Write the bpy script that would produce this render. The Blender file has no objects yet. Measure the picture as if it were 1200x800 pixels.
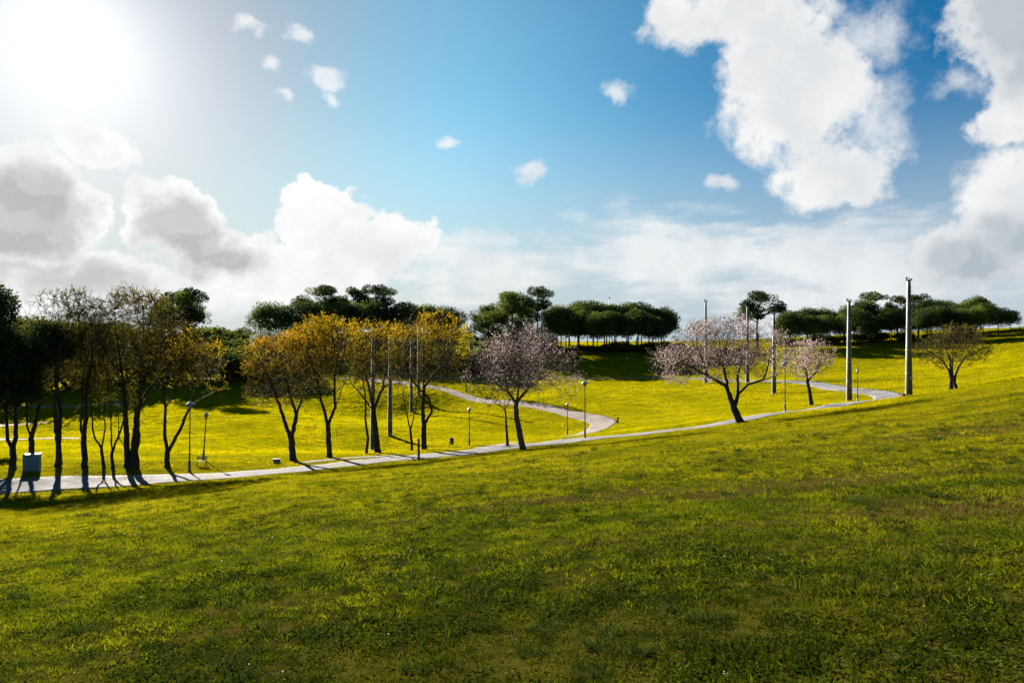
import bpy, math, random
import numpy as np
from mathutils import Vector

R = math.radians
sc = bpy.context.scene
col = sc.collection
CAMZ = 1.65
F = 800.0            # focal length in the photograph's pixels (24 mm on 36 mm, 1200 px wide)

# ------------------------------------------------------------------ camera
cam_d = bpy.data.cameras.new('camera')
cam_d.lens = 24.0
cam_d.sensor_width = 36.0
cam_d.clip_end = 6000.0
cam_d.clip_start = 0.05
cam = bpy.data.objects.new('camera', cam_d)
col.objects.link(cam)
cam.location = (0, 0, CAMZ)
cam.rotation_euler = (R(90), 0, 0)
sc.camera = cam

# ------------------------------------------------------------------ light and exposure
SUN_AZ, SUN_EL = R(-33.0), R(20.5)      # azimuth from +Y, clockwise seen from above is positive
SUN_DIR = Vector((math.sin(SUN_AZ) * math.cos(SUN_EL), math.cos(SUN_AZ) * math.cos(SUN_EL), math.sin(SUN_EL)))
sun_d = bpy.data.lights.new('sun', 'SUN')
sun_d.energy = 5.0
sun_d.angle = R(0.55)
sun_d.color = (1.0, 0.92, 0.78)
sun = bpy.data.objects.new('sun', sun_d)
col.objects.link(sun)
sun.rotation_euler = SUN_DIR.to_track_quat('Z', 'Y').to_euler()
sun.location = (-40, 60, 60)

sc.view_settings.view_transform = 'Standard'
sc.view_settings.look = 'None'
sc.view_settings.gamma = 1.0
sc.view_settings.use_curve_mapping = False
sc.view_settings.exposure = 2.2
sc.render.engine = 'CYCLES'
sc.cycles.use_denoising = True
sc.cycles.use_adaptive_sampling = True
sc.cycles.adaptive_threshold = 0.012
sc.cycles.sample_clamp_direct = 12.0
sc.cycles.max_bounces = 6
sc.cycles.diffuse_bounces = 2
sc.cycles.transmission_bounces = 3
sc.cycles.sample_clamp_indirect = 4.0
SKY_STRENGTH = 0.05

world = bpy.data.worlds.new('World')
sc.world = world
world.use_nodes = True
world.cycles.sampling_method = 'NONE'     # a smooth sky: paths that leave the scene find it by themselves


class NT:
    """small helper that writes node trees"""
    def __init__(self, tree):
        self.t = tree
        self.n = tree.nodes
        self.n.clear()

    def new(self, kind, **kw):
        nd = self.n.new(kind)
        for k, v in kw.items():
            setattr(nd, k, v)
        return nd

    def put(self, sock, v):
        if isinstance(v, bpy.types.NodeSocket):
            self.t.links.new(v, sock)
        elif v is not None:
            sock.default_value = v

    def math(self, op, a, b=None, c=None, clamp=False):
        nd = self.new('ShaderNodeMath', operation=op, use_clamp=clamp)
        self.put(nd.inputs[0], a)
        self.put(nd.inputs[1], b)
        if c is not None:
            self.put(nd.inputs[2], c)
        return nd.outputs[0]

    def vmath(self, op, a, b=None, c=None):
        nd = self.new('ShaderNodeVectorMath', operation=op)
        self.put(nd.inputs[0], a)
        self.put(nd.inputs[1], b)
        if c is not None:
            self.put(nd.inputs[2], c)
        return nd.outputs['Value'] if op in ('LENGTH', 'DOT_PRODUCT', 'DISTANCE') else nd.outputs['Vector']

    def noise(self, vec, scale, detail=4.0, rough=0.5, dist=0.0, color=False):
        nd = self.new('ShaderNodeTexNoise')
        self.put(nd.inputs['Vector'], vec)
        nd.inputs['Scale'].default_value = scale
        nd.inputs['Detail'].default_value = detail
        nd.inputs['Roughness'].default_value = rough
        nd.inputs['Distortion'].default_value = dist
        return nd.outputs['Color' if color else 0]

    def voronoi(self, vec, scale, detail=3.0, rough=0.5):
        nd = self.new('ShaderNodeTexVoronoi', feature='SMOOTH_F1', normalize=True)
        self.put(nd.inputs['Vector'], vec)
        nd.inputs['Scale'].default_value = scale
        nd.inputs['Detail'].default_value = detail
        nd.inputs['Roughness'].default_value = rough
        nd.inputs['Smoothness'].default_value = 0.6
        return nd.outputs['Distance']

    def smooth(self, x, a, b, lo=0.0, hi=1.0):
        nd = self.new('ShaderNodeMapRange', interpolation_type='SMOOTHSTEP')
        self.put(nd.inputs['Value'], x)
        self.put(nd.inputs['From Min'], a)
        self.put(nd.inputs['From Max'], b)
        self.put(nd.inputs['To Min'], lo)
        self.put(nd.inputs['To Max'], hi)
        return nd.outputs[0]

    def mix(self, f, a, b, blend='MIX'):
        nd = self.new('ShaderNodeMix', data_type='RGBA', blend_type=blend)
        self.put(nd.inputs[0], f)
        self.put(nd.inputs[6], a if isinstance(a, bpy.types.NodeSocket) else (*a, 1.0)[:4])
        self.put(nd.inputs[7], b if isinstance(b, bpy.types.NodeSocket) else (*b, 1.0)[:4])
        return nd.outputs[2]


def build_world():
    g = NT(world.node_tree)
    d = g.vmath('NORMALIZE', g.new('ShaderNodeTexCoord').outputs['Generated'])
    sep = g.new('ShaderNodeSeparateXYZ')
    g.put(sep.inputs[0], d)
    az = g.math('ARCTAN2', sep.outputs[0], sep.outputs[1])
    el = g.math('ARCSINE', sep.outputs[2])
    cmb = g.new('ShaderNodeCombineXYZ')
    g.put(cmb.inputs[0], az)
    g.put(cmb.inputs[1], el)
    P = cmb.outputs[0]

    # clear sky
    sky = g.new('ShaderNodeTexSky', sky_type='NISHITA', sun_disc=False)
    sky.sun_elevation = SUN_EL
    sky.sun_rotation = SUN_AZ
    sky.air_density = 1.0
    sky.dust_density = 0.6
    sky.ozone_density = 2.5
    theta = g.math('ARCCOSINE', g.math('MINIMUM', g.vmath('DOT_PRODUCT', d, tuple(SUN_DIR)), 0.99999))
    t1 = g.mix(g.smooth(theta, R(8), R(30)), (0.205, 0.226, 0.24), (0.26, 0.51, 0.53))
    tint = g.mix(g.smooth(theta, R(28), R(64)), t1, (0.028, 0.29, 0.43))
    skyc = g.mix(1.0, sky.outputs[0], tint, 'MULTIPLY')
    glow = g.math('ADD',
                  g.math('MULTIPLY', g.math('EXPONENT', g.math('MULTIPLY', g.math('POWER', theta, 2.0), -1 / (R(4.0) ** 2))), 1.1),
                  g.math('MULTIPLY', g.math('EXPONENT', g.math('MULTIPLY', theta, -1 / R(15.0))), 0.95))
    gl = g.new('ShaderNodeVectorMath', operation='SCALE')
    gl.inputs[0].default_value = (1.0, 0.985, 0.96)
    g.put(gl.inputs[3], glow)
    skyc = g.vmath('ADD', skyc, gl.outputs[0])
    # milky band of moist air low over the hills
    low = g.smooth(el, R(1.0), R(21.0), 0.95, 0.0)
    skyc = g.mix(low, skyc, g.mix(g.smooth(theta, R(20), R(58)), (2.75, 2.86, 2.94), (2.25, 2.65, 2.95)))

    # clouds: lumps at directions of the sky, edges broken up by noise
    w1 = g.vmath('SUBTRACT', g.noise(d, 7.0, 5.0, 0.55, color=True), (0.5, 0.5, 0.5))
    w2 = g.vmath('SUBTRACT', g.noise(d, 26.0, 5.0, 0.6, color=True), (0.5, 0.5, 0.5))
    Pw = g.vmath('MULTIPLY_ADD', w1, (0.13, 0.10, 0.0), g.vmath('MULTIPLY_ADD', w2, (0.05, 0.04, 0.0), P))

    def field(blobs, src):
        out = None
        for (x, y, rx, ry, a) in blobs:
            A = math.atan((x - 600) / F)
            E = math.atan((400 - y) / F * math.cos(A))
            ix = F / (rx * math.cos(A) ** 2)
            iy = F / (ry * math.cos(A))
            v = g.vmath('LENGTH', g.vmath('MULTIPLY_ADD', src, (ix, iy, 0.0), (-A * ix, -E * iy, 0.0)))
            v = g.math('MULTIPLY_ADD', v, -a, a)
            if out is None:
                out = v
            else:
                nd = g.new('ShaderNodeMath', operation='SMOOTH_MAX')
                g.put(nd.inputs[0], out)
                g.put(nd.inputs[1], v)
                nd.inputs[2].default_value = 0.09
                out = nd.outputs[0]
        return out

    big = [(120, 172, 52, 32, 1.1), (32, 210, 66, 46, 1.05), (25, 252, 112, 60, 1), (205, 254, 68, 52, 1), (240, 282, 50, 34, 1),
           (380, 250, 66, 36, 1), (450, 280, 60, 36, .9), (340, 312, 150, 40, .8), (80, 330, 190, 40, .8),
           (900, 60, 82, 66, 1), (935, 120, 100, 76, 1), (985, 205, 84, 44, 1), (790, 22, 46, 36, .7), (860, 8, 80, 36, .8),
           (1180, 15, 74, 70, 1), (1205, 100, 60, 80, 1), (1168, 155, 38, 32, .9), (1200, 250, 105, 92, 1), (1120, 308, 84, 46, .9)]
    soft = [(560, 312, 190, 44, 1), (790, 300, 230, 56, 1), (960, 305, 200, 64, 1), (1000, 350, 260, 46, 1), (300, 340, 320, 50, 1)]
    wisp = [(292, 28, 24, 11, 1), (352, 43, 24, 12, 1), (316, 76, 14, 9, .9), (384, 90, 28, 13, 1), (388, 116, 15, 14, .9), (335, 113, 12, 10, .9),
            (622, 200, 30, 15, 1), (722, 110, 20, 12, .9), (525, 168, 15, 8, .9), (850, 212, 22, 13, .9), (1025, 140, 50, 60, .7),
            (1130, 95, 44, 26, .6), (1015, 45, 60, 50, .6)]
    def ragged(v):
        bill = g.voronoi(v, 15.0, 4.0, 0.55)
        fine = g.noise(v, 24.0, 8.0, 0.66)
        return g.math('ADD', g.math('MULTIPLY_ADD', bill, -1.0, 0.42), g.math('MULTIPLY_ADD', fine, 1.3, -0.65))
    rag = ragged(d)
    to_sun = g.vmath('NORMALIZE', g.vmath('SUBTRACT', (SUN_AZ, SUN_EL, 0.0), P))
    P2 = g.vmath('MULTIPLY_ADD', to_sun, (0.03, 0.03, 0.0), Pw)
    d2 = g.vmath('MULTIPLY_ADD', tuple(SUN_DIR), (0.03, 0.03, 0.03), d)
    f2 = g.math('ADD', field(big, P2), g.math('MULTIPLY', ragged(d2), 0.66))
    fb = g.math('ADD', field(big, Pw), g.math('MULTIPLY', rag, 0.66))
    Ps = g.vmath('MULTIPLY_ADD', w2, (0.055, 0.04, 0.0), P)
    fs = g.math('ADD', field(wisp, Ps), g.math('MULTIPLY', rag, 0.9))
    ab = g.smooth(fb, 0.02, g.smooth(theta, R(28), R(44), .20, .44))
    as_ = g.smooth(fs, 0.05, 0.85, 0.0, 0.75)
    layer = g.math('MULTIPLY_ADD', g.noise(g.vmath('MULTIPLY', d, (1.0, 1.0, 4.5)), 7.0, 7.0, 0.6), 2.2, -1.1)
    af = g.smooth(g.math('ADD', field(soft, Pw), g.math('ADD', g.math('MULTIPLY', rag, 0.3), layer)), 0.0, 0.85, 0.0, 0.8)
    alpha = g.math('MAXIMUM', g.math('MAXIMUM', ab, as_), af)
    # the bottoms and hearts of the thick clouds are grey
    dark = [(20, 265, 150, 75, 1), (222, 275, 92, 62, 1), (110, 330, 150, 30, .5), (1190, 40, 90, 80, .8), (1180, 318, 130, 66, .9),
            (1060, 345, 150, 36, .4), (1200, 350, 130, 56, .9)]
    fd = g.math('ADD', field(dark, Pw), g.math('MULTIPLY', rag, 0.25))
    depth = g.smooth(fb, 0.10, 0.75)
    turned = g.smooth(g.math('SUBTRACT', f2, fb), -0.22, 0.30)
    grey = g.math('MULTIPLY', g.math('MULTIPLY_ADD', g.smooth(fd, -0.15, 0.4), 0.80, 0.16), g.math('ADD', g.math('MULTIPLY', depth, 0.85), g.math('MULTIPLY', turned, 0.38)), clamp=True)
    puff = g.smooth(g.noise(d, 13.0, 8.0, 0.62), 0.34, 0.66)
    lit = g.mix(puff, (3.55, 3.62, 3.7), (4.2, 4.2, 4.15))
    near = g.smooth(theta, R(12), R(38), 1.12, 1.0)
    sc_ = g.new('ShaderNodeVectorMath', operation='SCALE')
    g.put(sc_.inputs[0], lit)
    g.put(sc_.inputs[3], near)
    ccol = g.mix(g.math('MULTIPLY', grey, 0.9), sc_.outputs[0], g.mix(g.smooth(theta, R(25), R(55)), (2.1, 2.08, 2.05), (1.75, 2.05, 2.3)))
    final = g.mix(alpha, skyc, ccol)
    bg = g.new('ShaderNodeBackground')
    g.put(bg.inputs[0], final)
    bg.inputs[1].default_value = SKY_STRENGTH
    out = g.new('ShaderNodeOutputWorld')
    g.put(out.inputs[0], bg.outputs[0])


build_world()

# ------------------------------------------------------------------ small mesh and tagging helpers
def tag(o, label=None, cat=None, group=None, kind=None):
    if label: o['label'] = label
    if cat: o['category'] = cat
    if group: o['group'] = group
    if kind: o['kind'] = kind
    return o


def link(name, me, parent=None, loc=None):
    o = bpy.data.objects.new(name, me)
    col.objects.link(o)
    if parent is not None:
        o.parent = parent
    if loc is not None:
        o.location = loc
    return o


def empty(name, loc, rz=0.0):
    o = bpy.data.objects.new(name, None)
    o.empty_display_size = 0.3
    col.objects.link(o)
    o.location = loc
    o.rotation_euler = (0, 0, rz)
    return o


def mesh(name, verts, faces, mat, smooth=False):
    """verts: (n,3) array; faces: list of index arrays, each (m,k) with one k per array"""
    me = bpy.data.meshes.new(name)
    verts = np.asarray(verts, dtype=np.float32)
    me.vertices.add(len(verts))
    me.vertices.foreach_set('co', verts.ravel())
    if not isinstance(faces, (list, tuple)):
        faces = [faces]
    faces = [np.asarray(f, dtype=np.int32) for f in faces if len(f)]
    nl = sum(f.size for f in faces)
    nf = sum(len(f) for f in faces)
    me.loops.add(nl)
    me.polygons.add(nf)
    me.loops.foreach_set('vertex_index', np.concatenate([f.ravel() for f in faces]))
    starts, s = [], 0
    for f in faces:
        starts.append(s + np.arange(len(f)) * f.shape[1])
        s += f.size
    me.polygons.foreach_set('loop_start', np.concatenate(starts).astype(np.int32))
    if smooth:
        me.polygons.foreach_set('use_smooth', np.ones(nf, dtype=bool))
    me.materials.append(mat)
    me.update(calc_edges=True)
    me.validate()
    return me


class MB:
    """collects boxes, tapered bars and lathes into ONE mesh"""
    def __init__(self):
        self.v, self.q, self.t, self.k = [], [], [], 0

    def add(self, v, q=(), t=()):
        v = np.asarray(v, float)
        if len(q): self.q.append(np.asarray(q) + self.k)
        if len(t): self.t.append(np.asarray(t) + self.k)
        self.v.append(v)
        self.k += len(v)

    def frustum(self, c0, s0, c1, s1):
        """box between a bottom rectangle (centre c0, full size s0) and a top rectangle"""
        v = []
        for (c, s) in ((c0, s0), (c1, s1)):
            for (a, b) in ((-1, -1), (1, -1), (1, 1), (-1, 1)):
                v.append((c[0] + a * s[0] / 2, c[1] + b * s[1] / 2, c[2]))
        self.add(v, [(3, 2, 1, 0), (4, 5, 6, 7), (0, 1, 5, 4), (1, 2, 6, 5), (2, 3, 7, 6), (3, 0, 4, 7)])

    def box(self, c, s):
        self.frustum((c[0], c[1], c[2] - s[2] / 2), s, (c[0], c[1], c[2] + s[2] / 2), s)

    def lathe(self, prof, n=12, c=(0, 0, 0)):
        ang = np.arange(n) * 2 * math.pi / n
        v = []
        for (r, z) in prof:
            v += [(c[0] + r * math.cos(a), c[1] + r * math.sin(a), c[2] + z) for a in ang]
        q = []
        for i in range(len(prof) - 1):
            for j in range(n):
                k = (j + 1) % n
                q.append((i * n + j, i * n + k, (i + 1) * n + k, (i + 1) * n + j))
        self.add(v, q)

    def bar(self, p, q, r0, r1=None, n=6):
        r1 = r0 if r1 is None else r1
        p, q = np.array(p, float), np.array(q, float)
        t = (q - p) / np.linalg.norm(q - p)
        a = np.cross(t, (0, 0, 1.0) if abs(t[2]) < .9 else (1.0, 0, 0))
        a /= np.linalg.norm(a)
        b = np.cross(t, a)
        v = []
        for (c, r) in ((p, r0), (q, r1)):
            for j in range(n):
                w = 2 * math.pi * j / n
                v.append(c + r * (math.cos(w) * a + math.sin(w) * b))
        fs = [(j, (j + 1) % n, n + (j + 1) % n, n + j) for j in range(n)]
        caps = [(0, j + 1, j) for j in range(1, n - 1)] + [(n, n + j, n + j + 1) for j in range(1, n - 1)]
        self.add(v, fs, caps)

    def build(self, name, mat, parent=None, smooth=False, bevel=0.0):
        fs = []
        if self.q: fs.append(np.concatenate(self.q))
        if self.t: fs.append(np.concatenate(self.t))
        o = link(name, mesh(name, np.concatenate(self.v), fs, mat, smooth), parent)
        if bevel:
            m = o.modifiers.new('bevel', 'BEVEL')
            m.width = bevel
            m.segments = 2
            m.limit_method = 'ANGLE'
        return o


# ------------------------------------------------------------------ materials
def mat_new(name):
    m = bpy.data.materials.new(name)
    m.use_nodes = True
    return m, NT(m.node_tree)


def mat_plain(name, c1, c2, scale=3.0, rough=0.85, detail=5.0, spec=0.3, metal=0.0, bump=0.0, stretch=None):
    m, g = mat_new(name)
    tc = g.new('ShaderNodeTexCoord').outputs['Object']
    if stretch:
        tc = g.vmath('MULTIPLY', tc, stretch)
    n = g.noise(tc, scale, detail, 0.6)
    c = g.mix(g.smooth(n, 0.3, 0.7), c1, c2)
    b = g.new('ShaderNodeBsdfPrincipled')
    g.put(b.inputs['Base Color'], c)
    b.inputs['Roughness'].default_value = rough
    b.inputs['Specular IOR Level'].default_value = spec
    b.inputs['Metallic'].default_value = metal
    if bump:
        bp = g.new('ShaderNodeBump')
        bp.inputs['Strength'].default_value = bump
        bp.inputs['Distance'].default_value = 0.03
        g.put(bp.inputs['Height'], n)
        g.put(b.inputs['Normal'], bp.outputs[0])
    o = g.new('ShaderNodeOutputMaterial')
    g.put(o.inputs[0], b.outputs[0])
    return m


def mat_leaf(name, cols, trans=0.5, tcol=None, gloss=0.0, nscale=0.6, island=0.5, dull=None):
    """leaf or blade: reflects and lets light through; colour varies leaf by leaf and in patches"""
    m, g = mat_new(name)
    geo = g.new('ShaderNodeNewGeometry')
    oi = g.new('ShaderNodeObjectInfo')
    n = g.noise(geo.outputs['Position'], nscale, 4.0, 0.6)
    f = g.math('ADD', g.math('MULTIPLY', g.smooth(n, 0.32, 0.68), 1.0 - island),
               g.math('MULTIPLY', g.math('FRACT', g.math('ADD', geo.outputs['Random Per Island'], oi.outputs['Random'])), island))
    cr = g.new('ShaderNodeValToRGB')
    el = cr.color_ramp.elements
    while len(el) < len(cols):
        el.new(0.5)
    for i, c in enumerate(cols):
        el[i].position = i / max(1, len(cols) - 1)
        el[i].color = (*c, 1)
    g.put(cr.inputs[0], f)
    c = cr.outputs[0]
    if dull:                                     # trodden lines and hungry patches in the sward
        a = g.smooth(g.noise(g.vmath('MULTIPLY', geo.outputs['Position'], (.035, .33, .3)), 1.0, 5.0, .6), .47, .66, 0, .4)
        b = g.smooth(g.noise(geo.outputs['Position'], .09, 6.0, .68), .52, .70, 0, .45)
        c = g.mix(g.math('MAXIMUM', a, b), c, dull)
    d = g.new('ShaderNodeBsdfDiffuse')
    g.put(d.inputs[0], c)
    t = g.new('ShaderNodeBsdfTranslucent')
    g.put(t.inputs[0], g.mix(1.0, c, tcol, 'MULTIPLY') if tcol else c)
    mx = g.new('ShaderNodeMixShader')
    mx.inputs[0].default_value = trans
    g.put(mx.inputs[1], d.outputs[0])
    g.put(mx.inputs[2], t.outputs[0])
    s = mx.outputs[0]
    if gloss:
        gl = g.new('ShaderNodeBsdfGlossy')
        gl.inputs['Roughness'].default_value = 0.45
        m2 = g.new('ShaderNodeMixShader')
        m2.inputs[0].default_value = gloss
        g.put(m2.inputs[1], s)
        g.put(m2.inputs[2], gl.outputs[0])
        s = m2.outputs[0]
    o = g.new('ShaderNodeOutputMaterial')
    g.put(o.inputs[0], s)
    return m


M = {}
M['bark'] = mat_plain('bark', (.022, .018, .015), (.05, .041, .033), 6.0, .95, bump=.6, stretch=(1, 1, .25), spec=.1)
M['bark_grey'] = mat_plain('bark_grey', (.06, .044, .038), (.14, .10, .088), 6.0, .95, bump=.6, stretch=(1, 1, .25), spec=.1)
M['bark_pine'] = mat_plain('bark_pine', (.035, .024, .018), (.075, .05, .036), 5.0, .95, spec=.1, stretch=(1, 1, .3))
M['concrete'] = mat_plain('concrete', (.15, .15, .145), (.36, .36, .35), 2.2, .85, bump=.2, stretch=(1, 1, .18))
M['concrete_dark'] = mat_plain('concrete_dark', (.05, .06, .065), (.085, .095, .098), 2.0, .85)  # darker concrete: painted shade on the pole fronts, and the brackets
M['iron'] = mat_plain('iron', (.018, .028, .03), (.03, .042, .045), 8.0, .45, spec=.5)
M['lamp_top'] = mat_plain('lamp_top', (.20, .28, .30), (.28, .36, .38), 6.0, .4, spec=.5)
M['lamp_glass'] = mat_plain('lamp_glass', (.10, .12, .12), (.16, .18, .18), 4.0, .25, spec=.5)
M['cabinet'] = mat_plain('cabinet', (.09, .16, .20), (.13, .21, .25), 2.0, .5)
M['cabinet_dark'] = mat_plain('cabinet_dark', (.16, .19, .21), (.2, .23, .25), 2.0, .6)
M['stone'] = mat_plain('stone', (.11, .12, .14), (.19, .20, .22), 4.0, .85, bump=.3)
M['wood'] = mat_plain('wood', (.05, .035, .024), (.10, .07, .045), 4.0, .85, stretch=(1, 1, .2))
M['rust'] = mat_plain('rust', (.09, .035, .02), (.15, .06, .035), 5.0, .8)

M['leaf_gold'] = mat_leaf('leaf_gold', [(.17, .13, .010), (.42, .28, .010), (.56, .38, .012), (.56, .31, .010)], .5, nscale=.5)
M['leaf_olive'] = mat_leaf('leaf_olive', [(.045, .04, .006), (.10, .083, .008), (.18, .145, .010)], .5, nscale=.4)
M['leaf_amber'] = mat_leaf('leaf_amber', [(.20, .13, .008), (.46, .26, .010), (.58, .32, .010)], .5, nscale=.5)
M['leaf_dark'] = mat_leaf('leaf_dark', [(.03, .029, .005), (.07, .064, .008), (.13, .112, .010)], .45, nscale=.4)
M['leaf_brown'] = mat_leaf('leaf_brown', [(.05, .05, .010), (.11, .096, .012), (.18, .145, .014)], .45, nscale=.6)
M['leaf_yellow'] = mat_leaf('leaf_yellow', [(.36, .30, .015), (.5, .42, .02)], .55)
M['leaf_green'] = mat_leaf('leaf_green', [(.04, .06, .014), (.075, .095, .018), (.12, .125, .02)], .35, nscale=.3)
M['leaf_grey'] = mat_leaf('leaf_grey', [(.13, .16, .14), (.20, .23, .20), (.29, .31, .27)], .3, nscale=.5)
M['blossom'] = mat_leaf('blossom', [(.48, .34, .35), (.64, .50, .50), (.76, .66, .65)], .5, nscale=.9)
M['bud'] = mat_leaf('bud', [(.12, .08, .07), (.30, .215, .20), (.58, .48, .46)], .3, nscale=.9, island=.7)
M['needle'] = mat_leaf('needle', [(.018, .036, .018), (.032, .055, .02), (.055, .078, .024)], .22, nscale=.25)
M['needle_sunlit'] = mat_leaf('needle_sunlit', [(.05, .085, .018), (.09, .125, .022), (.15, .17, .03)], .35, nscale=.25)  # sunlit highlights of the crowns put into a lighter needle colour

# ------------------------------------------------------------------ terrain height
def W(px, py, Y):
    """a sight line of the photograph and a distance -> a point of the site"""
    return ((px - 600) / F * Y, Y, CAMZ - (py - 400) / F * Y)


CP = [W(*c) for c in (
    # edge of the near slope along the path
    (0, 577, 40), (150, 566, 43), (280, 558, 46), (420, 546, 51), (550, 533, 57), (613, 528, 54), (700, 517, 55), (790, 505, 57),
    (870, 495, 59), (980, 477.5, 70), (1048, 467, 78), (1065, 464, 70), (1117, 456, 66), (1200, 440, 75),
    # far edge of the path
    (0, 553, 45), (150, 553, 46), (280, 549, 50), (420, 537, 57), (500, 528, 62), (550, 522, 67), (600, 519, 66), (686, 512, 60), (740, 507, 62),
    (868, 490, 62), (951, 475, 73),
    # the valley
    (439, 527, 73), (457, 510, 82), (482, 482, 117), (490, 463, 123), (550, 462, 126), (479, 448, 140), (300, 490, 92), (300, 445, 140),
    (150, 505, 83), (0, 515, 75), (0, 476, 105), (150, 470, 112), (0, 445, 140), (664, 508, 82), (716, 497, 84), (680, 487, 95), (645, 478, 103),
    (600, 470, 113), (800, 470, 100), (700, 447, 142), (800, 450, 126), (907, 461, 103), (1005, 458, 92), (990, 454, 98), (952, 447.5, 108),
    (880, 445, 126), (1050, 428, 130), (1200, 415, 122), (1117, 431, 110), (500, 443, 145), (620, 446, 145),
    # the far slope and its crest
    (700, 418, 172), (760, 409, 186), (620, 418, 176), (700, 402.5, 205), (560, 404, 205), (850, 408, 185), (1000, 404, 165), (1000, 400, 190),
    (920, 404, 180), (1150, 394, 160), (1200, 387, 160), (1200, 383, 200), (0, 428, 170), (150, 420, 180), (300, 411, 188), (300, 402, 208),
    (450, 408, 192), (450, 402, 212), (0, 410, 210))]
for (x, y) in ((0, 3), (-4, 3), (4, 3), (0, -6), (6, 9), (-7, 9), (0, 14), (12, 16), (-12, 16), (0, 26), (22, 28), (-20, 27), (14, 40), (-18, 36), (40, 45), (0, 40)):
    CP.append((x, y, .088 * x - .124 * y + (.0012 * x * x if x > 12 else 0)))
CP += [(-90, 0, -8.5), (-95, 50, -9.5), (90, 0, 9), (100, 55, 6), (0, -60, 7), (150, 150, 6), (-150, 100, -8), (-170, 200, -2), (0, 300, -.5),
       (-200, 300, -2), (200, 300, 2), (60, -60, 12), (-60, -60, 1), (120, 220, 4.5)]
CP = np.array(CP, float)
_c, _z = CP[:, :2] / 50.0, CP[:, 2]


def _k(d2):
    return np.where(d2 > 0, d2 * np.log(d2 + 1e-12) * .5, 0.0)


_n = len(CP)
_K = _k(((_c[:, None] - _c[None]) ** 2).sum(-1)) + np.eye(_n) * .0005
_P = np.c_[np.ones(_n), _c]
_A = np.block([[_K, _P], [_P.T, np.zeros((3, 3))]])
_sol = np.linalg.solve(_A, np.r_[_z, np.zeros(3)])


def height(x, y):
    x = np.atleast_1d(np.asarray(x, float))
    y = np.atleast_1d(np.asarray(y, float))
    out = np.empty(len(x))
    for i in range(0, len(x), 20000):
        a, b = x[i:i + 20000], y[i:i + 20000]
        r = np.hypot(a, b)
        s = np.minimum(1.0, 320.0 / np.maximum(r, 1e-6))       # beyond 320 m the ground runs on level, then sinks
        q = np.c_[a * s, b * s] / 50.0
        d2 = ((q[:, None] - _c[None]) ** 2).sum(-1)
        h = _k(d2) @ _sol[:_n] + _sol[_n] + q @ _sol[_n + 1:]
        h = np.where(r > 320, -1.5 + (h + 1.5) * np.exp(-(r - 320) / 60.0) - np.minimum((r - 320) * .02, 20), h)
        h += (.035 * np.sin(a * .9 + 1.3 * np.sin(b * .37)) * np.sin(b * .8 + .7) + .06 * np.sin(a * .29 + .6) * np.sin(b * .23 + 1.1 * np.sin(a * .11))) * np.minimum(1, r / 8)
        out[i:i + 20000] = h
    return out


def H(x, y):
    return float(height([x], [y])[0])


def on_ground(px, Y):
    x = (px - 600) / F * Y
    return Vector((x, Y, H(x, Y)))


def cast(px, py, y0=20.0, y1=230.0):
    """where a sight line first meets the ground"""
    ys = np.linspace(y0, y1, 1200)
    xs = (px - 600) / F * ys
    below = CAMZ - (py - 400) / F * ys < height(xs, ys)
    i = int(np.argmax(below)) if below.any() else len(ys) - 1
    return (float(xs[i]), float(ys[i]))

# ------------------------------------------------------------------ paths (lines on the ground, used by the ground, the grass and the paving)
def spline(pts, step=0.6):
    p = np.array([(x, y, w) for (x, y, w) in pts], float)
    q = np.vstack([2 * p[0] - p[1], p, 2 * p[-1] - p[-2]])
    out = []
    for i in range(1, len(q) - 2):
        a, b, c, d = q[i - 1], q[i], q[i + 1], q[i + 2]
        n = max(2, int(np.hypot(*(c - b)[:2]) / step))
        for t in np.arange(n) / n:
            out.append(.5 * (2 * b + (c - a) * t + (2 * a - 5 * b + 4 * c - d) * t * t + (3 * b - a - 3 * c + d) * t ** 3))
    out.append(p[-1])
    return np.array(out)


def pl(*pts):
    return spline([((px - 600) / F * Y, Y, w) for (px, Y, w) in pts])


PATHS = {
    'main': pl((-260, 36, 5.0), (-120, 39.4, 4.2), (0, 41.2, 4.1), (150, 43.3, 3.9), (280, 46.8, 3.8), (420, 53.2, 3.9), (500, 56.9, 4.0), (550, 59.2, 4.0), (610, 59.2, 3.8),
               (686, 57.4, 3.1), (790, 59, 3.0), (868, 60.6, 3.0), (930, 65.5, 3.0), (980, 71, 3.0), (1020, 76, 3.0), (1040, 80.5, 3.0), (1034, 85.5, 3.0),
               (1010, 91, 3.0), (985, 97, 2.8), (952, 107, 2.6), (900, 119, 2.4), (840, 130, 2.2), (760, 142, 1.0), (640, 148, 1.0), (500, 146, 1.0), (300, 141, 1.0), (100, 140, 1.0), (-60, 140, 1.0)),
    'winding': pl((566, 61.5, 2.8), (610, 66, 2.9), (645, 71, 2.9), (675, 76, 2.9), (700, 82, 3.1), (707, 87, 3.4), (694, 92, 3.4), (672, 96.5, 2.9), (640, 104, 2.8),
                  (597, 112, 2.7), (550, 123, 2.7), (508, 132, 2.8), (470, 139, 3.4), (430, 143, 2.5)),
    'lay_by': pl((470, 57.5, 2.0), (440, 58.2, 2.2), (405, 57.3, 2.0), (372, 55.9, 1.6), (350, 54.6, 1.0)),
    'meadow': pl((-60, 106, 1.4), (40, 105, 1.6), (90, 106, 1.4), (150, 112, .8)),
    'bare': pl((-50, 74, 2.0), (0, 75, 2.2), (50, 75.5, 1.7), (95, 76, .5)),
    'bare2': pl((-50, 86, 2.0), (0, 87, 2.4), (38, 88.5, 1.2), (60, 90, .5)),
}
_wob = np.random.default_rng(5)


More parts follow.
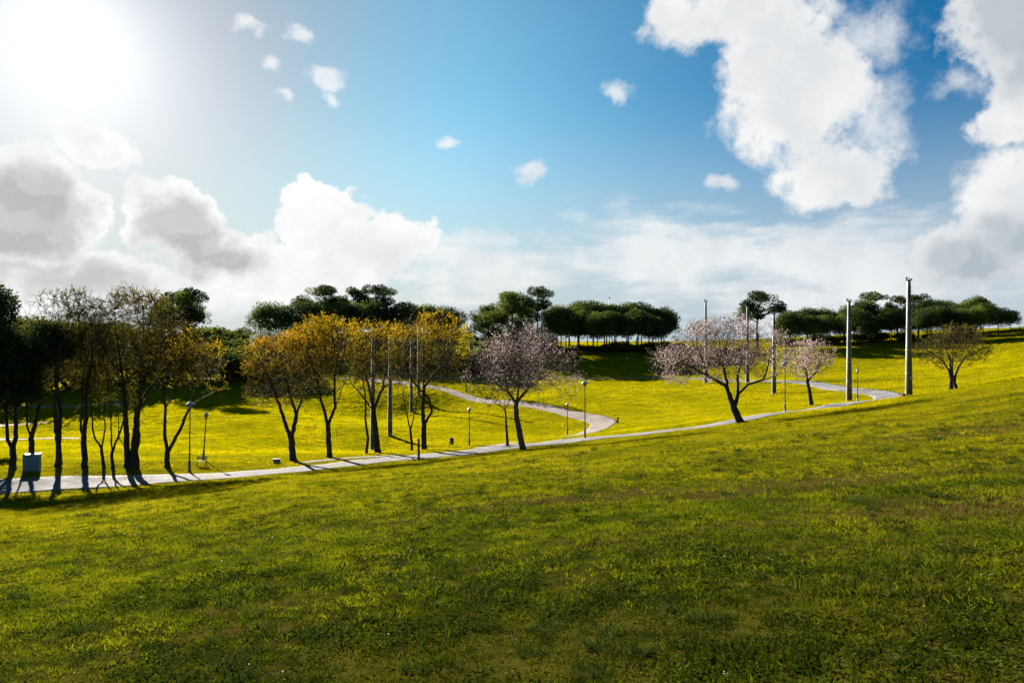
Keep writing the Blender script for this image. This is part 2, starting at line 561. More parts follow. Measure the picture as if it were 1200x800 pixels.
def path_clear(x, y):
    """distance outside the nearest path edge (negative: on it)"""
    d = np.full(len(x), 1e9)
    for p in PATHS.values():
        for i in range(0, len(p), 400):
            q = p[i:i + 400]
            for j in range(0, len(x), 20000):
                e = np.sqrt((x[j:j + 20000, None] - q[None, :, 0]) ** 2 + (y[j:j + 20000, None] - q[None, :, 1]) ** 2) - q[None, :, 2] / 2
                d[j:j + 20000] = np.minimum(d[j:j + 20000], e.min(1))
    return d


# ------------------------------------------------------------------ ground
def mat_ground():
    m, g = mat_new('ground')
    pos = g.new('ShaderNodeNewGeometry').outputs['Position']
    big = g.noise(pos, .07, 4.0, .6)
    mid = g.noise(pos, .55, 5.0, .65)
    fin = g.noise(pos, 9.0, 6.0, .7)
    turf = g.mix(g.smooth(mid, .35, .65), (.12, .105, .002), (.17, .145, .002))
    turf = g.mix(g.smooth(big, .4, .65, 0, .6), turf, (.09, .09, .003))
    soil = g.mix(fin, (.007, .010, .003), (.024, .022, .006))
    sep = g.new('ShaderNodeSeparateXYZ')
    g.put(sep.inputs[0], pos)
    r = g.vmath('LENGTH', g.vmath('MULTIPLY', pos, (1, 1, 0)))
    # close by the earth shows between plants, darkened to put vignette into its colour
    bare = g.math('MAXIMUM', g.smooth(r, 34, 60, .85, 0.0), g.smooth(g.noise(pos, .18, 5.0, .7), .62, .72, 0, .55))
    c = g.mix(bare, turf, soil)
    b = g.new('ShaderNodeBsdfPrincipled')
    g.put(b.inputs['Base Color'], c)
    b.inputs['Roughness'].default_value = .95
    b.inputs['Specular IOR Level'].default_value = 0.0
    bp = g.new('ShaderNodeBump')
    bp.inputs['Strength'].default_value = .8
    bp.inputs['Distance'].default_value = .05
    g.put(bp.inputs['Height'], g.math('ADD', fin, mid))
    g.put(b.inputs['Normal'], bp.outputs[0])
    o = g.new('ShaderNodeOutputMaterial')
    g.put(o.inputs[0], b.outputs[0])
    return m


def build_ground():
    az = np.r_[np.linspace(-180, -62, 60)[:-1], np.linspace(-62, 62, 420), np.linspace(62, 180, 60)[1:-1]]
    az = np.radians(az)
    rr = np.r_[0.35, np.geomspace(0.7, 330, 470), np.geomspace(345, 4200, 30)]
    A, B = np.meshgrid(az, rr)
    x, y = (np.sin(A) * B).ravel(), (np.cos(A) * B).ravel()
    z = height(x, y)
    na, nr = len(az), len(rr)
    v = np.c_[x, y, z]
    v = np.vstack([v, [0, 0, H(0, 0)]])
    i, j = np.meshgrid(np.arange(nr - 1), np.arange(na), indexing='ij')
    k = (j + 1) % na
    q = np.stack([i * na + j, (i + 1) * na + j, (i + 1) * na + k, i * na + k], -1).reshape(-1, 4)[:, ::-1]
    ja = np.arange(na)
    t = np.c_[np.full(na, nr * na), (ja + 1) % na, ja]
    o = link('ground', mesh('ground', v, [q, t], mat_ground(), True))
    return tag(o, 'rolling green lawn of the park running down into a valley and up again', 'lawn', kind='structure')


build_ground()


def mat_path(name, c1, c2, rough, spec):
    m, g = mat_new(name)
    pos = g.new('ShaderNodeNewGeometry').outputs['Position']
    n1 = g.noise(pos, .6, 5.0, .65)
    n2 = g.noise(pos, 14.0, 4.0, .7)
    f = g.math('ADD', g.math('MULTIPLY', n1, .6), g.math('MULTIPLY', n2, .4))
    vo = g.new('ShaderNodeTexVoronoi', feature='DISTANCE_TO_EDGE')
    g.put(vo.inputs['Vector'], g.vmath('ADD', pos, g.noise(pos, 1.2, 3.0, .6, color=True)))
    vo.inputs['Scale'].default_value = .45
    crack = g.smooth(vo.outputs['Distance'], .004, .02, .55, 0.0)
    patch = g.smooth(g.noise(pos, .23, 2.0, .4), .58, .60, 0, .3)
    b = g.new('ShaderNodeBsdfPrincipled')
    g.put(b.inputs['Base Color'], g.mix(g.math('MAXIMUM', crack, patch), g.mix(g.smooth(f, .35, .65), c1, c2), tuple(v * .4 for v in c1)))
    g.put(b.inputs['Roughness'], g.smooth(n1, .35, .65, rough, rough + .18))
    b.inputs['Specular IOR Level'].default_value = spec
    bp = g.new('ShaderNodeBump')
    bp.inputs['Strength'].default_value = .25
    bp.inputs['Distance'].default_value = .01
    g.put(bp.inputs['Height'], n2)
    g.put(b.inputs['Normal'], bp.outputs[0])
    o = g.new('ShaderNodeOutputMaterial')
    g.put(o.inputs[0], b.outputs[0])
    return m


M['asphalt'] = mat_path('asphalt', (.13, .13, .135), (.20, .198, .205), .8, .02)
M['gravel'] = mat_path('gravel', (.15, .125, .115), (.23, .20, .18), .85, .05)
M['bare_earth'] = mat_path('bare_earth', (.16, .125, .09), (.23, .19, .14), .85, .05)


def ribbon(name, p, mat, label, lift=.03, ragged=.12):
    rng = np.random.default_rng(len(p))
    d = np.gradient(p[:, :2], axis=0)
    d /= np.linalg.norm(d, axis=1)[:, None]
    nrm = np.c_[-d[:, 1], d[:, 0]]
    K = 9
    e = [np.convolve(rng.normal(0, ragged * 2.2, len(p) + 8), np.ones(9) / 9, 'valid') for _ in range(2)]
    rows = []
    for k in range(K):
        s = k / (K - 1) * 2 - 1
        off = s * p[:, 2] / 2 + (e[0] * max(0, -s) + e[1] * max(0, s))
        x, y = p[:, 0] + nrm[:, 0] * off, p[:, 1] + nrm[:, 1] * off
        rows.append(np.c_[x, y, height(x, y) + lift + .02 * (1 - s * s)])
    v = np.stack(rows, 1)                       # (n, K, 3)
    skirt = [v[:, 0] - (0, 0, .1), v[:, -1] - (0, 0, .1)]
    v = np.concatenate([skirt[0][:, None], v, skirt[1][:, None]], 1)
    n, K = v.shape[:2]
    i, j = np.meshgrid(np.arange(n - 1), np.arange(K - 1), indexing='ij')
    q = np.stack([i * K + j, i * K + j + 1, (i + 1) * K + j + 1, (i + 1) * K + j], -1).reshape(-1, 4)
    o = link(name, mesh(name, v.reshape(-1, 3), q[:, ::-1], mat, True))
    return tag(o, label, 'path', kind='structure')


ribbon('path', PATHS['main'], M['asphalt'], 'grey paved path crossing the slope and bending back at its right end')
ribbon('winding_path', PATHS['winding'], M['gravel'], 'pale path winding through the valley in one wide hairpin bend', .014)
ribbon('side_path', PATHS['lay_by'], M['asphalt'], 'short narrow strip of paving leaving the grey path below the golden trees', .024)
ribbon('meadow_path', PATHS['meadow'], M['gravel'], 'thin pale path far behind the dark trees on the left', .03)
ribbon('bare_ground', PATHS['bare'], M['bare_earth'], 'bare pale strip of earth in the grass behind the pale blue cabinet', .035, .5)
ribbon('bare_ground', PATHS['bare2'], M['bare_earth'], 'second fainter bare strip of earth further back in the left valley', .035, .4)

# ------------------------------------------------------------------ trees: skeleton grown towards points of the crown, then clothed
def ellipsoid_points(rng, ells, n):
    vol = np.array([e[3] * e[4] * e[5] for e in ells])
    k = rng.choice(len(ells), n, p=vol / vol.sum())
    d = rng.normal(size=(n, 3))
    d /= np.linalg.norm(d, axis=1)[:, None]
    r = rng.random(n) ** (1 / 2.6)
    e = np.array(ells)[k]
    return e[:, :3] + d * r[:, None] * e[:, 3:6]


def grow(rng, stems, ells, n_attr, D, di, dk, iters=70, up=.12):
    """stems: polylines, the first point of a later one joins the nearest node so far"""
    pos, par = [], []
    for s in stems:
        s = [np.array(q, float) for q in s]
        prev = -1
        if pos:
            dd = np.linalg.norm(np.array(pos) - s[0], axis=1)
            j = int(dd.argmin())
            if dd[j] < D * 1.6:
                prev = j
        if prev < 0:
            pos.append(s[0]); par.append(-1); prev = len(pos) - 1
        for a, b in zip(s[:-1], s[1:]):
            n = max(1, int(np.linalg.norm(b - a) / D))
            for t in range(1, n + 1):
                q = a + (b - a) * t / n + rng.normal(0, D * .07, 3)
                pos.append(q); par.append(prev); prev = len(pos) - 1
    pos, par = np.array(pos), np.array(par)
    at = ellipsoid_points(rng, ells, n_attr)
    kids = np.zeros(len(pos), int)
    d = np.linalg.norm(at[:, None] - pos[None], axis=2)
    near, dist = d.argmin(1), d.min(1)
    alive = dist > dk
    for it in range(iters):
        act = alive & (dist < di)
        if not act.any():
            if it > 0 or not alive.any():
                break
            act = alive
        ids, inv = np.unique(near[act], return_inverse=True)
        v = at[act] - pos[near[act]]
        v /= np.linalg.norm(v, axis=1)[:, None] + 1e-9
        s = np.zeros((len(ids), 3))
        np.add.at(s, inv, v)
        s += rng.normal(0, .25, s.shape) + (0, 0, up)
        s /= np.linalg.norm(s, axis=1)[:, None] + 1e-9
        ok = kids[ids] < 3
        ids, s = ids[ok], s[ok]
        if not len(ids):
            break
        new = pos[ids] + s * D
        kids[ids] += 1
        base = len(pos)
        pos, par, kids = np.vstack([pos, new]), np.r_[par, ids], np.r_[kids, np.zeros(len(ids), int)]
        dn = np.linalg.norm(at[:, None] - new[None], axis=2)
        m, mi = dn.min(1), dn.argmin(1)
        better = m < dist
        near = np.where(better, base + mi, near)
        dist = np.minimum(dist, m)
        alive &= dist > dk
    return pos, par


def radii(pos, par, r_tip, r_base, p=2.3):
    n = len(pos)
    acc = np.zeros(n)
    kids = np.bincount(par[par >= 0], minlength=n)
    for i in range(n - 1, -1, -1):
        if acc[i] == 0:
            acc[i] = r_tip ** p
        if par[i] >= 0:
            acc[par[i]] += acc[i]
    # parents always have a smaller index than their children
    r = acc ** (1 / p)
    root = r[par < 0].max()
    if root > r_tip * 1.05:
        r = r_tip + (r - r_tip) * (r_base - r_tip) / (root - r_tip)
    return r, kids


def tubes(pos, par, r, kids, flare=1.35):
    n = len(pos)
    main = np.full(n, -1)
    order = np.argsort(r)
    for i in order:
        if par[i] >= 0:
            main[par[i]] = i                    # the thickest child carries the chain on
    V, Q = [], []
    k0 = 0
    for i in range(n):
        if par[i] >= 0 and main[par[i]] == i:
            continue
        chain = [i]
        while main[chain[-1]] >= 0:
            chain.append(main[chain[-1]])
        pts, rad = pos[chain], r[chain].copy()
        if par[i] >= 0:
            pts = np.vstack([pos[par[i]], pts])
            rad = np.r_[min(r[i] * 1.15, r[par[i]] * .95), rad]
        elif len(rad) > 2:
            rad[0] *= flare
            rad[1] *= 1 + (flare - 1) * .3
        if len(pts) < 2:
            continue
        S = 8 if rad[0] > .09 else (5 if rad[0] > .03 else 3)
        t = np.gradient(pts, axis=0)
        t /= np.linalg.norm(t, axis=1)[:, None] + 1e-9
        ref = np.where(np.abs(t[:, 2:3]) < .92, [[0, 0, 1.0]], [[1.0, 0, 0]])
        ref = np.broadcast_to(ref[0], t.shape) if np.abs(np.diff(np.abs(t[:, 2]) < .92)).sum() == 0 else np.broadcast_to(np.array([.31, .95, .05]), t.shape)
        a = np.cross(t, ref)
        a /= np.linalg.norm(a, axis=1)[:, None] + 1e-9
        b = np.cross(t, a)
        w = np.arange(S) * 2 * math.pi / S
        ring = pts[:, None] + rad[:, None, None] * (np.cos(w)[None, :, None] * a[:, None] + np.sin(w)[None, :, None] * b[:, None])
        V.append(ring.reshape(-1, 3))
        m = len(pts)
        ii, jj = np.meshgrid(np.arange(m - 1), np.arange(S), indexing='ij')
        kk = (jj + 1) % S
        Q.append(np.stack([ii * S + jj, ii * S + kk, (ii + 1) * S + kk, (ii + 1) * S + jj], -1).reshape(-1, 4) + k0)
        k0 += m * S
    return np.vstack(V), np.vstack(Q)


def twigs(rng, P, Dr, L, r, spread=.7):
    """thin three-sided spikes at points P heading about Dr; returns verts, quads, tip-side points"""
    n = len(P)
    d = Dr + rng.normal(0, spread, (n, 3)) + (0, 0, .15)
    d /= np.linalg.norm(d, axis=1)[:, None]
    L = L * rng.uniform(.5, 1.3, n)
    a = np.cross(d, rng.normal(size=(n, 3)))
    a /= np.linalg.norm(a, axis=1)[:, None]
    b = np.cross(d, a)
    V = []
    for (t, s) in ((0, 1.0), (1, .35)):
        for w in (0, 2.09, 4.19):
            V.append(P + d * (L * t)[:, None] + r * s * (math.cos(w) * a + math.sin(w) * b))
    V = np.stack(V, 1).reshape(-1, 3)
    o = np.arange(n)[:, None] * 6
    q = np.concatenate([o + np.array([[i, (i + 1) % 3, 3 + (i + 1) % 3, 3 + i]]) for i in range(3)])
    return V, q, P, d, L


def leaves(rng, P, size, aspect=.6, flat=0.0, grow_dir=None):
    """a rhombic leaf at each point"""
    n = len(P)
    u = rng.normal(size=(n, 3)) if grow_dir is None else grow_dir + rng.normal(0, .6, (n, 3))
    u[:, 2] *= 1 - flat
    u /= np.linalg.norm(u, axis=1)[:, None]
    w = np.cross(u, rng.normal(size=(n, 3)))
    w /= np.linalg.norm(w, axis=1)[:, None]
    s = (size * rng.uniform(.6, 1.35, n))[:, None]
    V = np.stack([P, P + u * s * .5 + w * s * aspect * .5, P + u * s, P + u * s * .5 - w * s * aspect * .5], 1).reshape(-1, 3)
    return V, np.arange(n * 4).reshape(-1, 4)


def broad_tree(name, seed, px, Y, stems, ells, label, group, leaf, r_base, n_attr=900, n_leaf=7000, leaf_size=.09, twig=(2, .55, .011),
               bark='bark', D=.27, lower=0.0, base=None, top_bias=0.0, depth=.85, di=2.2, dk=.34, cat='tree', aspect=.6, blend=None):
    """stems and crown lobes are given in photograph pixels right of and above the trunk's foot, at distance Y"""
    rng = np.random.default_rng(seed)
    s = Y / F
    p = on_ground(px, Y)
    root = empty(name, (p.x, p.y, p.z - .06))
    tag(root, label, cat, group)
    S3 = []
    for k, st in enumerate(stems):
        y = 0.0
        dy = rng.normal(0, .5)
        pts = []
        for i, q in enumerate(st):
            pts.append((q[0] * s, (q[2] * s if len(q) > 2 else dy * i * .35 * (1 if k else .6) * (1 if i else 0)), max(q[1] * s, 0) if not (k == 0 and i == 0) else 0))
        if k:                                    # a later stem starts where the earlier ones are, or at the ground beside them
            allp = np.array([q for t in S3 for q in t])
            if st[0][1] > 3:
                dd = np.hypot(allp[:, 0] - pts[0][0], allp[:, 2] - pts[0][2])
                y0 = allp[dd.argmin(), 1]
                pts = [(a, b + y0, c) for (a, b, c) in pts]
                pts[0] = tuple(allp[dd.argmin()])
        # densify with a slight wander
        S3.append(pts)
    E = [(e[0] * s, (e[4] * s if len(e) > 4 else 0.0), e[1] * s, e[2] * s, e[2] * s * depth, e[3] * s) for e in ells]
    pos, par = grow(rng, S3, E, int(n_attr * 1.9), D, di, dk)
    r, kids = radii(pos, par, .010, r_base)
    hz = np.clip(pos[:, 2] / (pos[:, 2].max() + 1e-6), 0, 1)
    r = np.maximum(.009, r * (1.02 - .72 * np.clip((hz - .12) / .7, 0, 1)))
    tips = np.where(kids == 0)[0]
    thin = np.where(r < .03)[0]
    V, Q = tubes(pos, par, r, kids)
    dirs = pos - pos[np.maximum(par, 0)]
    dirs /= np.linalg.norm(dirs, axis=1)[:, None] + 1e-9
    src = rng.choice(thin, len(tips) * twig[0] + len(thin))
    TV, TQ, TP, Td, TL = twigs(rng, pos[src], dirs[src], twig[1], twig[2])
    wood = mesh(name + '_trunk', np.vstack([V, TV]), [np.vstack([Q, TQ + len(V)])], M[bark], True)
    link('trunk', wood, root)
    if n_leaf:
        n_leaf = int(n_leaf * 1.8)
        zs = TP[:, 2]
        z01 = (zs - zs.min()) / max(1e-6, np.ptp(zs))
        wgt = (1 - top_bias) + top_bias * z01 ** 1.5
        # leaves sit in bunches: some twigs are full, some nearly bare
        bunch = np.clip(np.sin(TP[:, 0] * 2.1 + seed) + np.sin(TP[:, 1] * 2.3 + seed * 2) + np.sin(TP[:, 2] * 2.7 + seed * 3) + 1.3, .08, 4)
        wgt = wgt * bunch
        k = rng.choice(len(TP), n_leaf, p=wgt / wgt.sum())
        LP = TP[k] + Td[k] * (TL[k] * rng.random(n_leaf))[:, None] + rng.normal(0, .025, (n_leaf, 3))
        mats = leaf if isinstance(leaf, (list, tuple)) else [leaf]
        LV, LQ = leaves(rng, LP, leaf_size, aspect)
        me = mesh(name + '_crown', LV, LQ, M[mats[0]])
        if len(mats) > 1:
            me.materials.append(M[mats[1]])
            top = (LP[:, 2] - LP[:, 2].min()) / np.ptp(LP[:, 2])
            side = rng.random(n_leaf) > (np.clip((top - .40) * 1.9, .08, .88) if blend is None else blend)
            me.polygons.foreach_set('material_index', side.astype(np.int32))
        link('crown', me, root)
    return root

ROW = 'dark trees in the row along the left of the path'
GOLD = 'golden trees along the middle of the path'
# --- the dark row on the left
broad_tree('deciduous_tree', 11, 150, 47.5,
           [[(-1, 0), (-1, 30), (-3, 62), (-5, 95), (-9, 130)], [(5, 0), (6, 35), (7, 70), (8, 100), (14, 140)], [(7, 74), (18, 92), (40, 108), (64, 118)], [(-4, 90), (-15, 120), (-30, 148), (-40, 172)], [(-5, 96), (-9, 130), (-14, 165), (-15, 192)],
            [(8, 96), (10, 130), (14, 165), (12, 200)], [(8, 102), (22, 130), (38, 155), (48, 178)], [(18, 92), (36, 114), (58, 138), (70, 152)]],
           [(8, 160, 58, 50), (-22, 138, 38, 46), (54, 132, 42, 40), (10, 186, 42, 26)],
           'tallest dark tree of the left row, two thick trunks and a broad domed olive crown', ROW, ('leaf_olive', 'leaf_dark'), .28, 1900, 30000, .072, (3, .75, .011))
broad_tree('deciduous_tree', 12, 196, 48.5,
           [[(0, 0), (0, 18), (-3, 40), (-2, 70), (-5, 95), (0, 118)], [(1, 18), (14, 45), (25, 75), (38, 105), (55, 128)], [(24, 74), (44, 85), (64, 96)], [(-2, 68), (10, 90), (16, 112)]],
           [(30, 130, 36, 34), (4, 125, 24, 30), (52, 118, 18, 26)],
           'V-shaped dark tree with yellowish leaves, right stem leaning over towards the lamp post', ROW, ('leaf_gold', 'leaf_olive'), .17, 700, 5200, .09)
broad_tree('deciduous_tree', 13, 70, 47,
           [[(-3, 0), (-3, 40), (-3, 65), (-10, 90), (-14, 125)], [(2, 0), (2, 45), (6, 75), (16, 105), (24, 140)], [(3, 42), (14, 52), (22, 66)]],
           [(-6, 164, 32, 44), (20, 164, 30, 42), (2, 122, 36, 26)],
           'dark twin-stemmed tree with thin bare tips, right of the pale blue cabinet', ROW, 'leaf_dark', .2, 800, 8000, .08, (3, .65, .011))
broad_tree('deciduous_tree', 14, 100, 47,
           [[(0, 0), (-3, 35), (-7, 45), (-6, 80), (-5, 110)], [(-2, 36), (2, 60), (4, 90), (12, 130)]],
           [(6, 150, 30, 48), (4, 108, 28, 22)], 'dark forked tree, third trunk to the right of the pale blue cabinet', ROW, 'leaf_dark', .18, 600, 8000, .08, (3, .65, .011))
broad_tree('slender_tree', 15, 122, 47, [[(0, 0), (-2, 25), (-9, 40), (-11, 80)], [(-1, 25), (4, 45), (5, 78)]],
           [(-3, 96, 16, 26)], 'slender V-shaped young tree, left one of two slim ones beside the tallest tree', ROW, 'leaf_dark', .1, 180, 700, .08, (1, .5, .01))
broad_tree('slender_tree', 16, 132, 46.6, [[(0, 0), (0, 20), (-1, 60), (-2, 82)], [(0, 22), (10, 50), (14, 70), (16, 85)]],
           [(8, 98, 18, 24)], 'slender young tree with a stem angled to the right, hard against the tallest tree', ROW, 'leaf_dark', .1, 180, 700, .08, (1, .5, .01))
broad_tree('slender_tree', 17, 161, 47, [[(0, 0), (0, 12), (-3, 20), (-1, 40), (-4, 62)]],
           [(-3, 84, 10, 22)], 'thin crooked single-stemmed tree at the right foot of the tallest tree', ROW, 'leaf_dark', .11, 120, 500, .08, (1, .5, .01))
broad_tree('deciduous_tree', 18, 15, 46, [[(0, 0), (0, 25), (-5, 36), (-6, 64)], [(0, 25), (7, 40), (9, 68)]],
           [(0, 112, 26, 52)], 'leftmost forked dark tree under the black pine', ROW, 'leaf_dark', .19, 500, 6500, .08, (3, .6, .011))
broad_tree('deciduous_tree', 19, 37, 49, [[(0, 0), (0, 30), (-4, 46), (-5, 78)], [(0, 34), (6, 60), (10, 88)]],
           [(0, 122, 28, 48)], 'dark forked tree standing right behind the pale blue cabinet', ROW, 'leaf_dark', .18, 500, 6500, .08, (3, .6, .011))
# --- golden trees
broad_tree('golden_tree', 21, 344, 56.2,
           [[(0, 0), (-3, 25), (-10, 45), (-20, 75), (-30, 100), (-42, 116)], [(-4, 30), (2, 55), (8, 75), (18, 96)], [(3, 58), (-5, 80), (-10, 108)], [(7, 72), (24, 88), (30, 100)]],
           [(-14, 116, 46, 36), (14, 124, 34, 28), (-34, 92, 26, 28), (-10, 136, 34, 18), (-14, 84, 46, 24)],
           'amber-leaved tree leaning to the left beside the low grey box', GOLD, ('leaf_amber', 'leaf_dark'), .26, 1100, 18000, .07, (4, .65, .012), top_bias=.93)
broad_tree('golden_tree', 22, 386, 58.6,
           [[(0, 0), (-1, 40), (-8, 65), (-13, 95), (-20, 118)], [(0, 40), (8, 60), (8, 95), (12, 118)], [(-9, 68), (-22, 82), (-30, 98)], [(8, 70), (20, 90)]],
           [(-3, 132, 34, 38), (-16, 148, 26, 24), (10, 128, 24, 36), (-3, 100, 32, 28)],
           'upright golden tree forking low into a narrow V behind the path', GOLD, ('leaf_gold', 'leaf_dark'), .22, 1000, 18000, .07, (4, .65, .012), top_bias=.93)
broad_tree('slender_tree', 23, 429, 62, [[(0, 0), (2, 20), (-1, 40), (-1, 70), (-6, 92)]],
           [(-4, 104, 15, 22)], 'slim crooked tree just left of a dark thick trunk by the path', GOLD, 'leaf_olive', .12, 200, 900, .09, (1, .5, .011))
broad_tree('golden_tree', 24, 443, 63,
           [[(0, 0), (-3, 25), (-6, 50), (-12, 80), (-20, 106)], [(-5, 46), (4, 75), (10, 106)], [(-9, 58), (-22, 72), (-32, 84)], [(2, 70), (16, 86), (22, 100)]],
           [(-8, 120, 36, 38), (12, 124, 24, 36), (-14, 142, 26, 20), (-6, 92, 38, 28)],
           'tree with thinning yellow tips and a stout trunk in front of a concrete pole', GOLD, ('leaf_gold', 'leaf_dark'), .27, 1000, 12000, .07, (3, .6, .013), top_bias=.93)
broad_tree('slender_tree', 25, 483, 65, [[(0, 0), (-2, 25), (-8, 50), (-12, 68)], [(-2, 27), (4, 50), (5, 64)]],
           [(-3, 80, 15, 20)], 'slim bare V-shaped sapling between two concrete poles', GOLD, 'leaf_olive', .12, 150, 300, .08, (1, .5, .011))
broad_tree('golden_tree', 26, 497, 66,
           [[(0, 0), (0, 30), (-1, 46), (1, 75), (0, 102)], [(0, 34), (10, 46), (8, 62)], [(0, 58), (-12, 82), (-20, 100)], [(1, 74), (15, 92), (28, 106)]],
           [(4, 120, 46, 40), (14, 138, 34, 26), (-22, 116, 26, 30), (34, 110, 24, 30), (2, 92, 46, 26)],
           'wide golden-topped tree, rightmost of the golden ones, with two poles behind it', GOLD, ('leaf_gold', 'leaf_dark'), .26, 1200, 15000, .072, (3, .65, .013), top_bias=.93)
broad_tree('yellow_sapling', 27, 546, 128, [[(0, 0), (0, 30), (1, 50)]], [(0, 62, 9, 16), (-3, 50, 8, 12)],
           'small bright yellow tree at the foot of the far slope', None, 'leaf_yellow', .12, 160, 1400, .2, (1, .5, .03), D=.5)
# --- blossoming trees
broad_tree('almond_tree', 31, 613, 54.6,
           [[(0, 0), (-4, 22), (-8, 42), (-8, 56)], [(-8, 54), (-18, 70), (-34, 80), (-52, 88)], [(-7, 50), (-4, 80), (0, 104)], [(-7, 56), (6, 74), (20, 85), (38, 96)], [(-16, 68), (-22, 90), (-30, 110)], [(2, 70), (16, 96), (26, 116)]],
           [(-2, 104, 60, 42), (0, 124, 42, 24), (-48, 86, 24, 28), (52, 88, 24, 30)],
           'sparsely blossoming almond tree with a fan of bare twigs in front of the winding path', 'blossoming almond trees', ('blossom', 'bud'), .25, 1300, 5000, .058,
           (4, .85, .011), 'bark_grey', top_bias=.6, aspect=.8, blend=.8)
broad_tree('young_tree', 32, 595, 61,
           [[(0, 0), (-2, 30), (-3, 44)], [(-2, 38), (-14, 50), (-24, 58)], [(-3, 44), (4, 58), (6, 66)], [(-2, 32), (6, 38), (14, 38)]],
           [(-12, 58, 24, 16), (4, 60, 12, 12)], 'small young tree with few leaves, left of the sparsely blossoming tree', None, 'leaf_olive', .13, 260, 1100, .085, (2, .45, .011), D=.26)
broad_tree('almond_tree', 33, 868, 58.6,
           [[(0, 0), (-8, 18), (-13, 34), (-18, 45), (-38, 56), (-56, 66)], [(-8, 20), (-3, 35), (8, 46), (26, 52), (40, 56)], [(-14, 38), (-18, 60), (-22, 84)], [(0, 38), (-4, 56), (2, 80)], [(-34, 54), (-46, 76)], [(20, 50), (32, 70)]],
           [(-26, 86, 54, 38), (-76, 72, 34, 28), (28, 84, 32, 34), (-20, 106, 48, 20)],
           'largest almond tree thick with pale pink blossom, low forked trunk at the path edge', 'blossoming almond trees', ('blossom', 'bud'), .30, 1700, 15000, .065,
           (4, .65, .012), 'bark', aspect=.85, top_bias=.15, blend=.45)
broad_tree('almond_tree', 34, 951, 74,
           [[(0, 0), (-2, 15), (-5, 28), (-6, 42)], [(-4, 28), (5, 40), (9, 54)], [(-6, 38), (-14, 48)]],
           [(-5, 54, 30, 24), (8, 60, 20, 18)],
           'small round pink almond tree on the far side of the path', 'blossoming almond trees', ('blossom', 'bud'), .2, 700, 8000, .075, (3, .5, .013), 'bark', aspect=.85, top_bias=.15, blend=.55)
broad_tree('twin_trunk_tree', 35, 1117, 64.5,
           [[(-3, 0), (-3, 12), (-7, 25), (-16, 37)], [(4, 0), (2, 12), (1, 25), (3, 42)], [(2, 14), (9, 28), (20, 40)], [(-4, 16), (-3, 34), (-8, 52)]],
           [(-2, 50, 40, 26), (4, 64, 28, 16), (-26, 46, 20, 18), (28, 50, 20, 16)],
           'small olive-brown tree on two dark trunks standing alone at the right', None, 'leaf_brown', .17, 1000, 7000, .08, (3, .5, .011))

# ------------------------------------------------------------------ pines and shrubs
def clump_cloud(rng, lobes, n, size, shell=.45, flat=.35, aspect=.35):
    """many small needle tufts spread through lobes (cx,cy,cz,rx,ry,rz); tufts thicker near the skin"""
    vol = np.array([(l[3] * l[4] * l[5]) ** .72 for l in lobes])
    k = rng.choice(len(lobes), n, p=vol / vol.sum())
    d = rng.normal(size=(n, 3))
    d /= np.linalg.norm(d, axis=1)[:, None]
    r = 1 - shell * rng.random(n) ** 1.6 + rng.normal(0, .07, n)
    L = np.array(lobes)[k]
    P = L[:, :3] + d * r[:, None] * L[:, 3:6]
    V, Q = leaves(rng, P, size, aspect, flat, grow_dir=d * .8)
    pale = rng.random(len(lobes)) < .42
    return V, Q, pale[k].astype(np.int32)


def sub_lobes(rng, e, n, rs):
    """break one big lobe into smaller ones sitting on it"""
    out = []
    for _ in range(n):
        d = rng.normal(size=3)
        d /= np.linalg.norm(d)
        rr = rng.uniform(.45, .85)
        s = rng.uniform(*rs)
        out.append((e[0] + d[0] * rr * e[3], e[1] + d[1] * rr * e[4], e[2] + d[2] * rr * e[5], s, s, s * rng.uniform(.55, .8)))
    return out


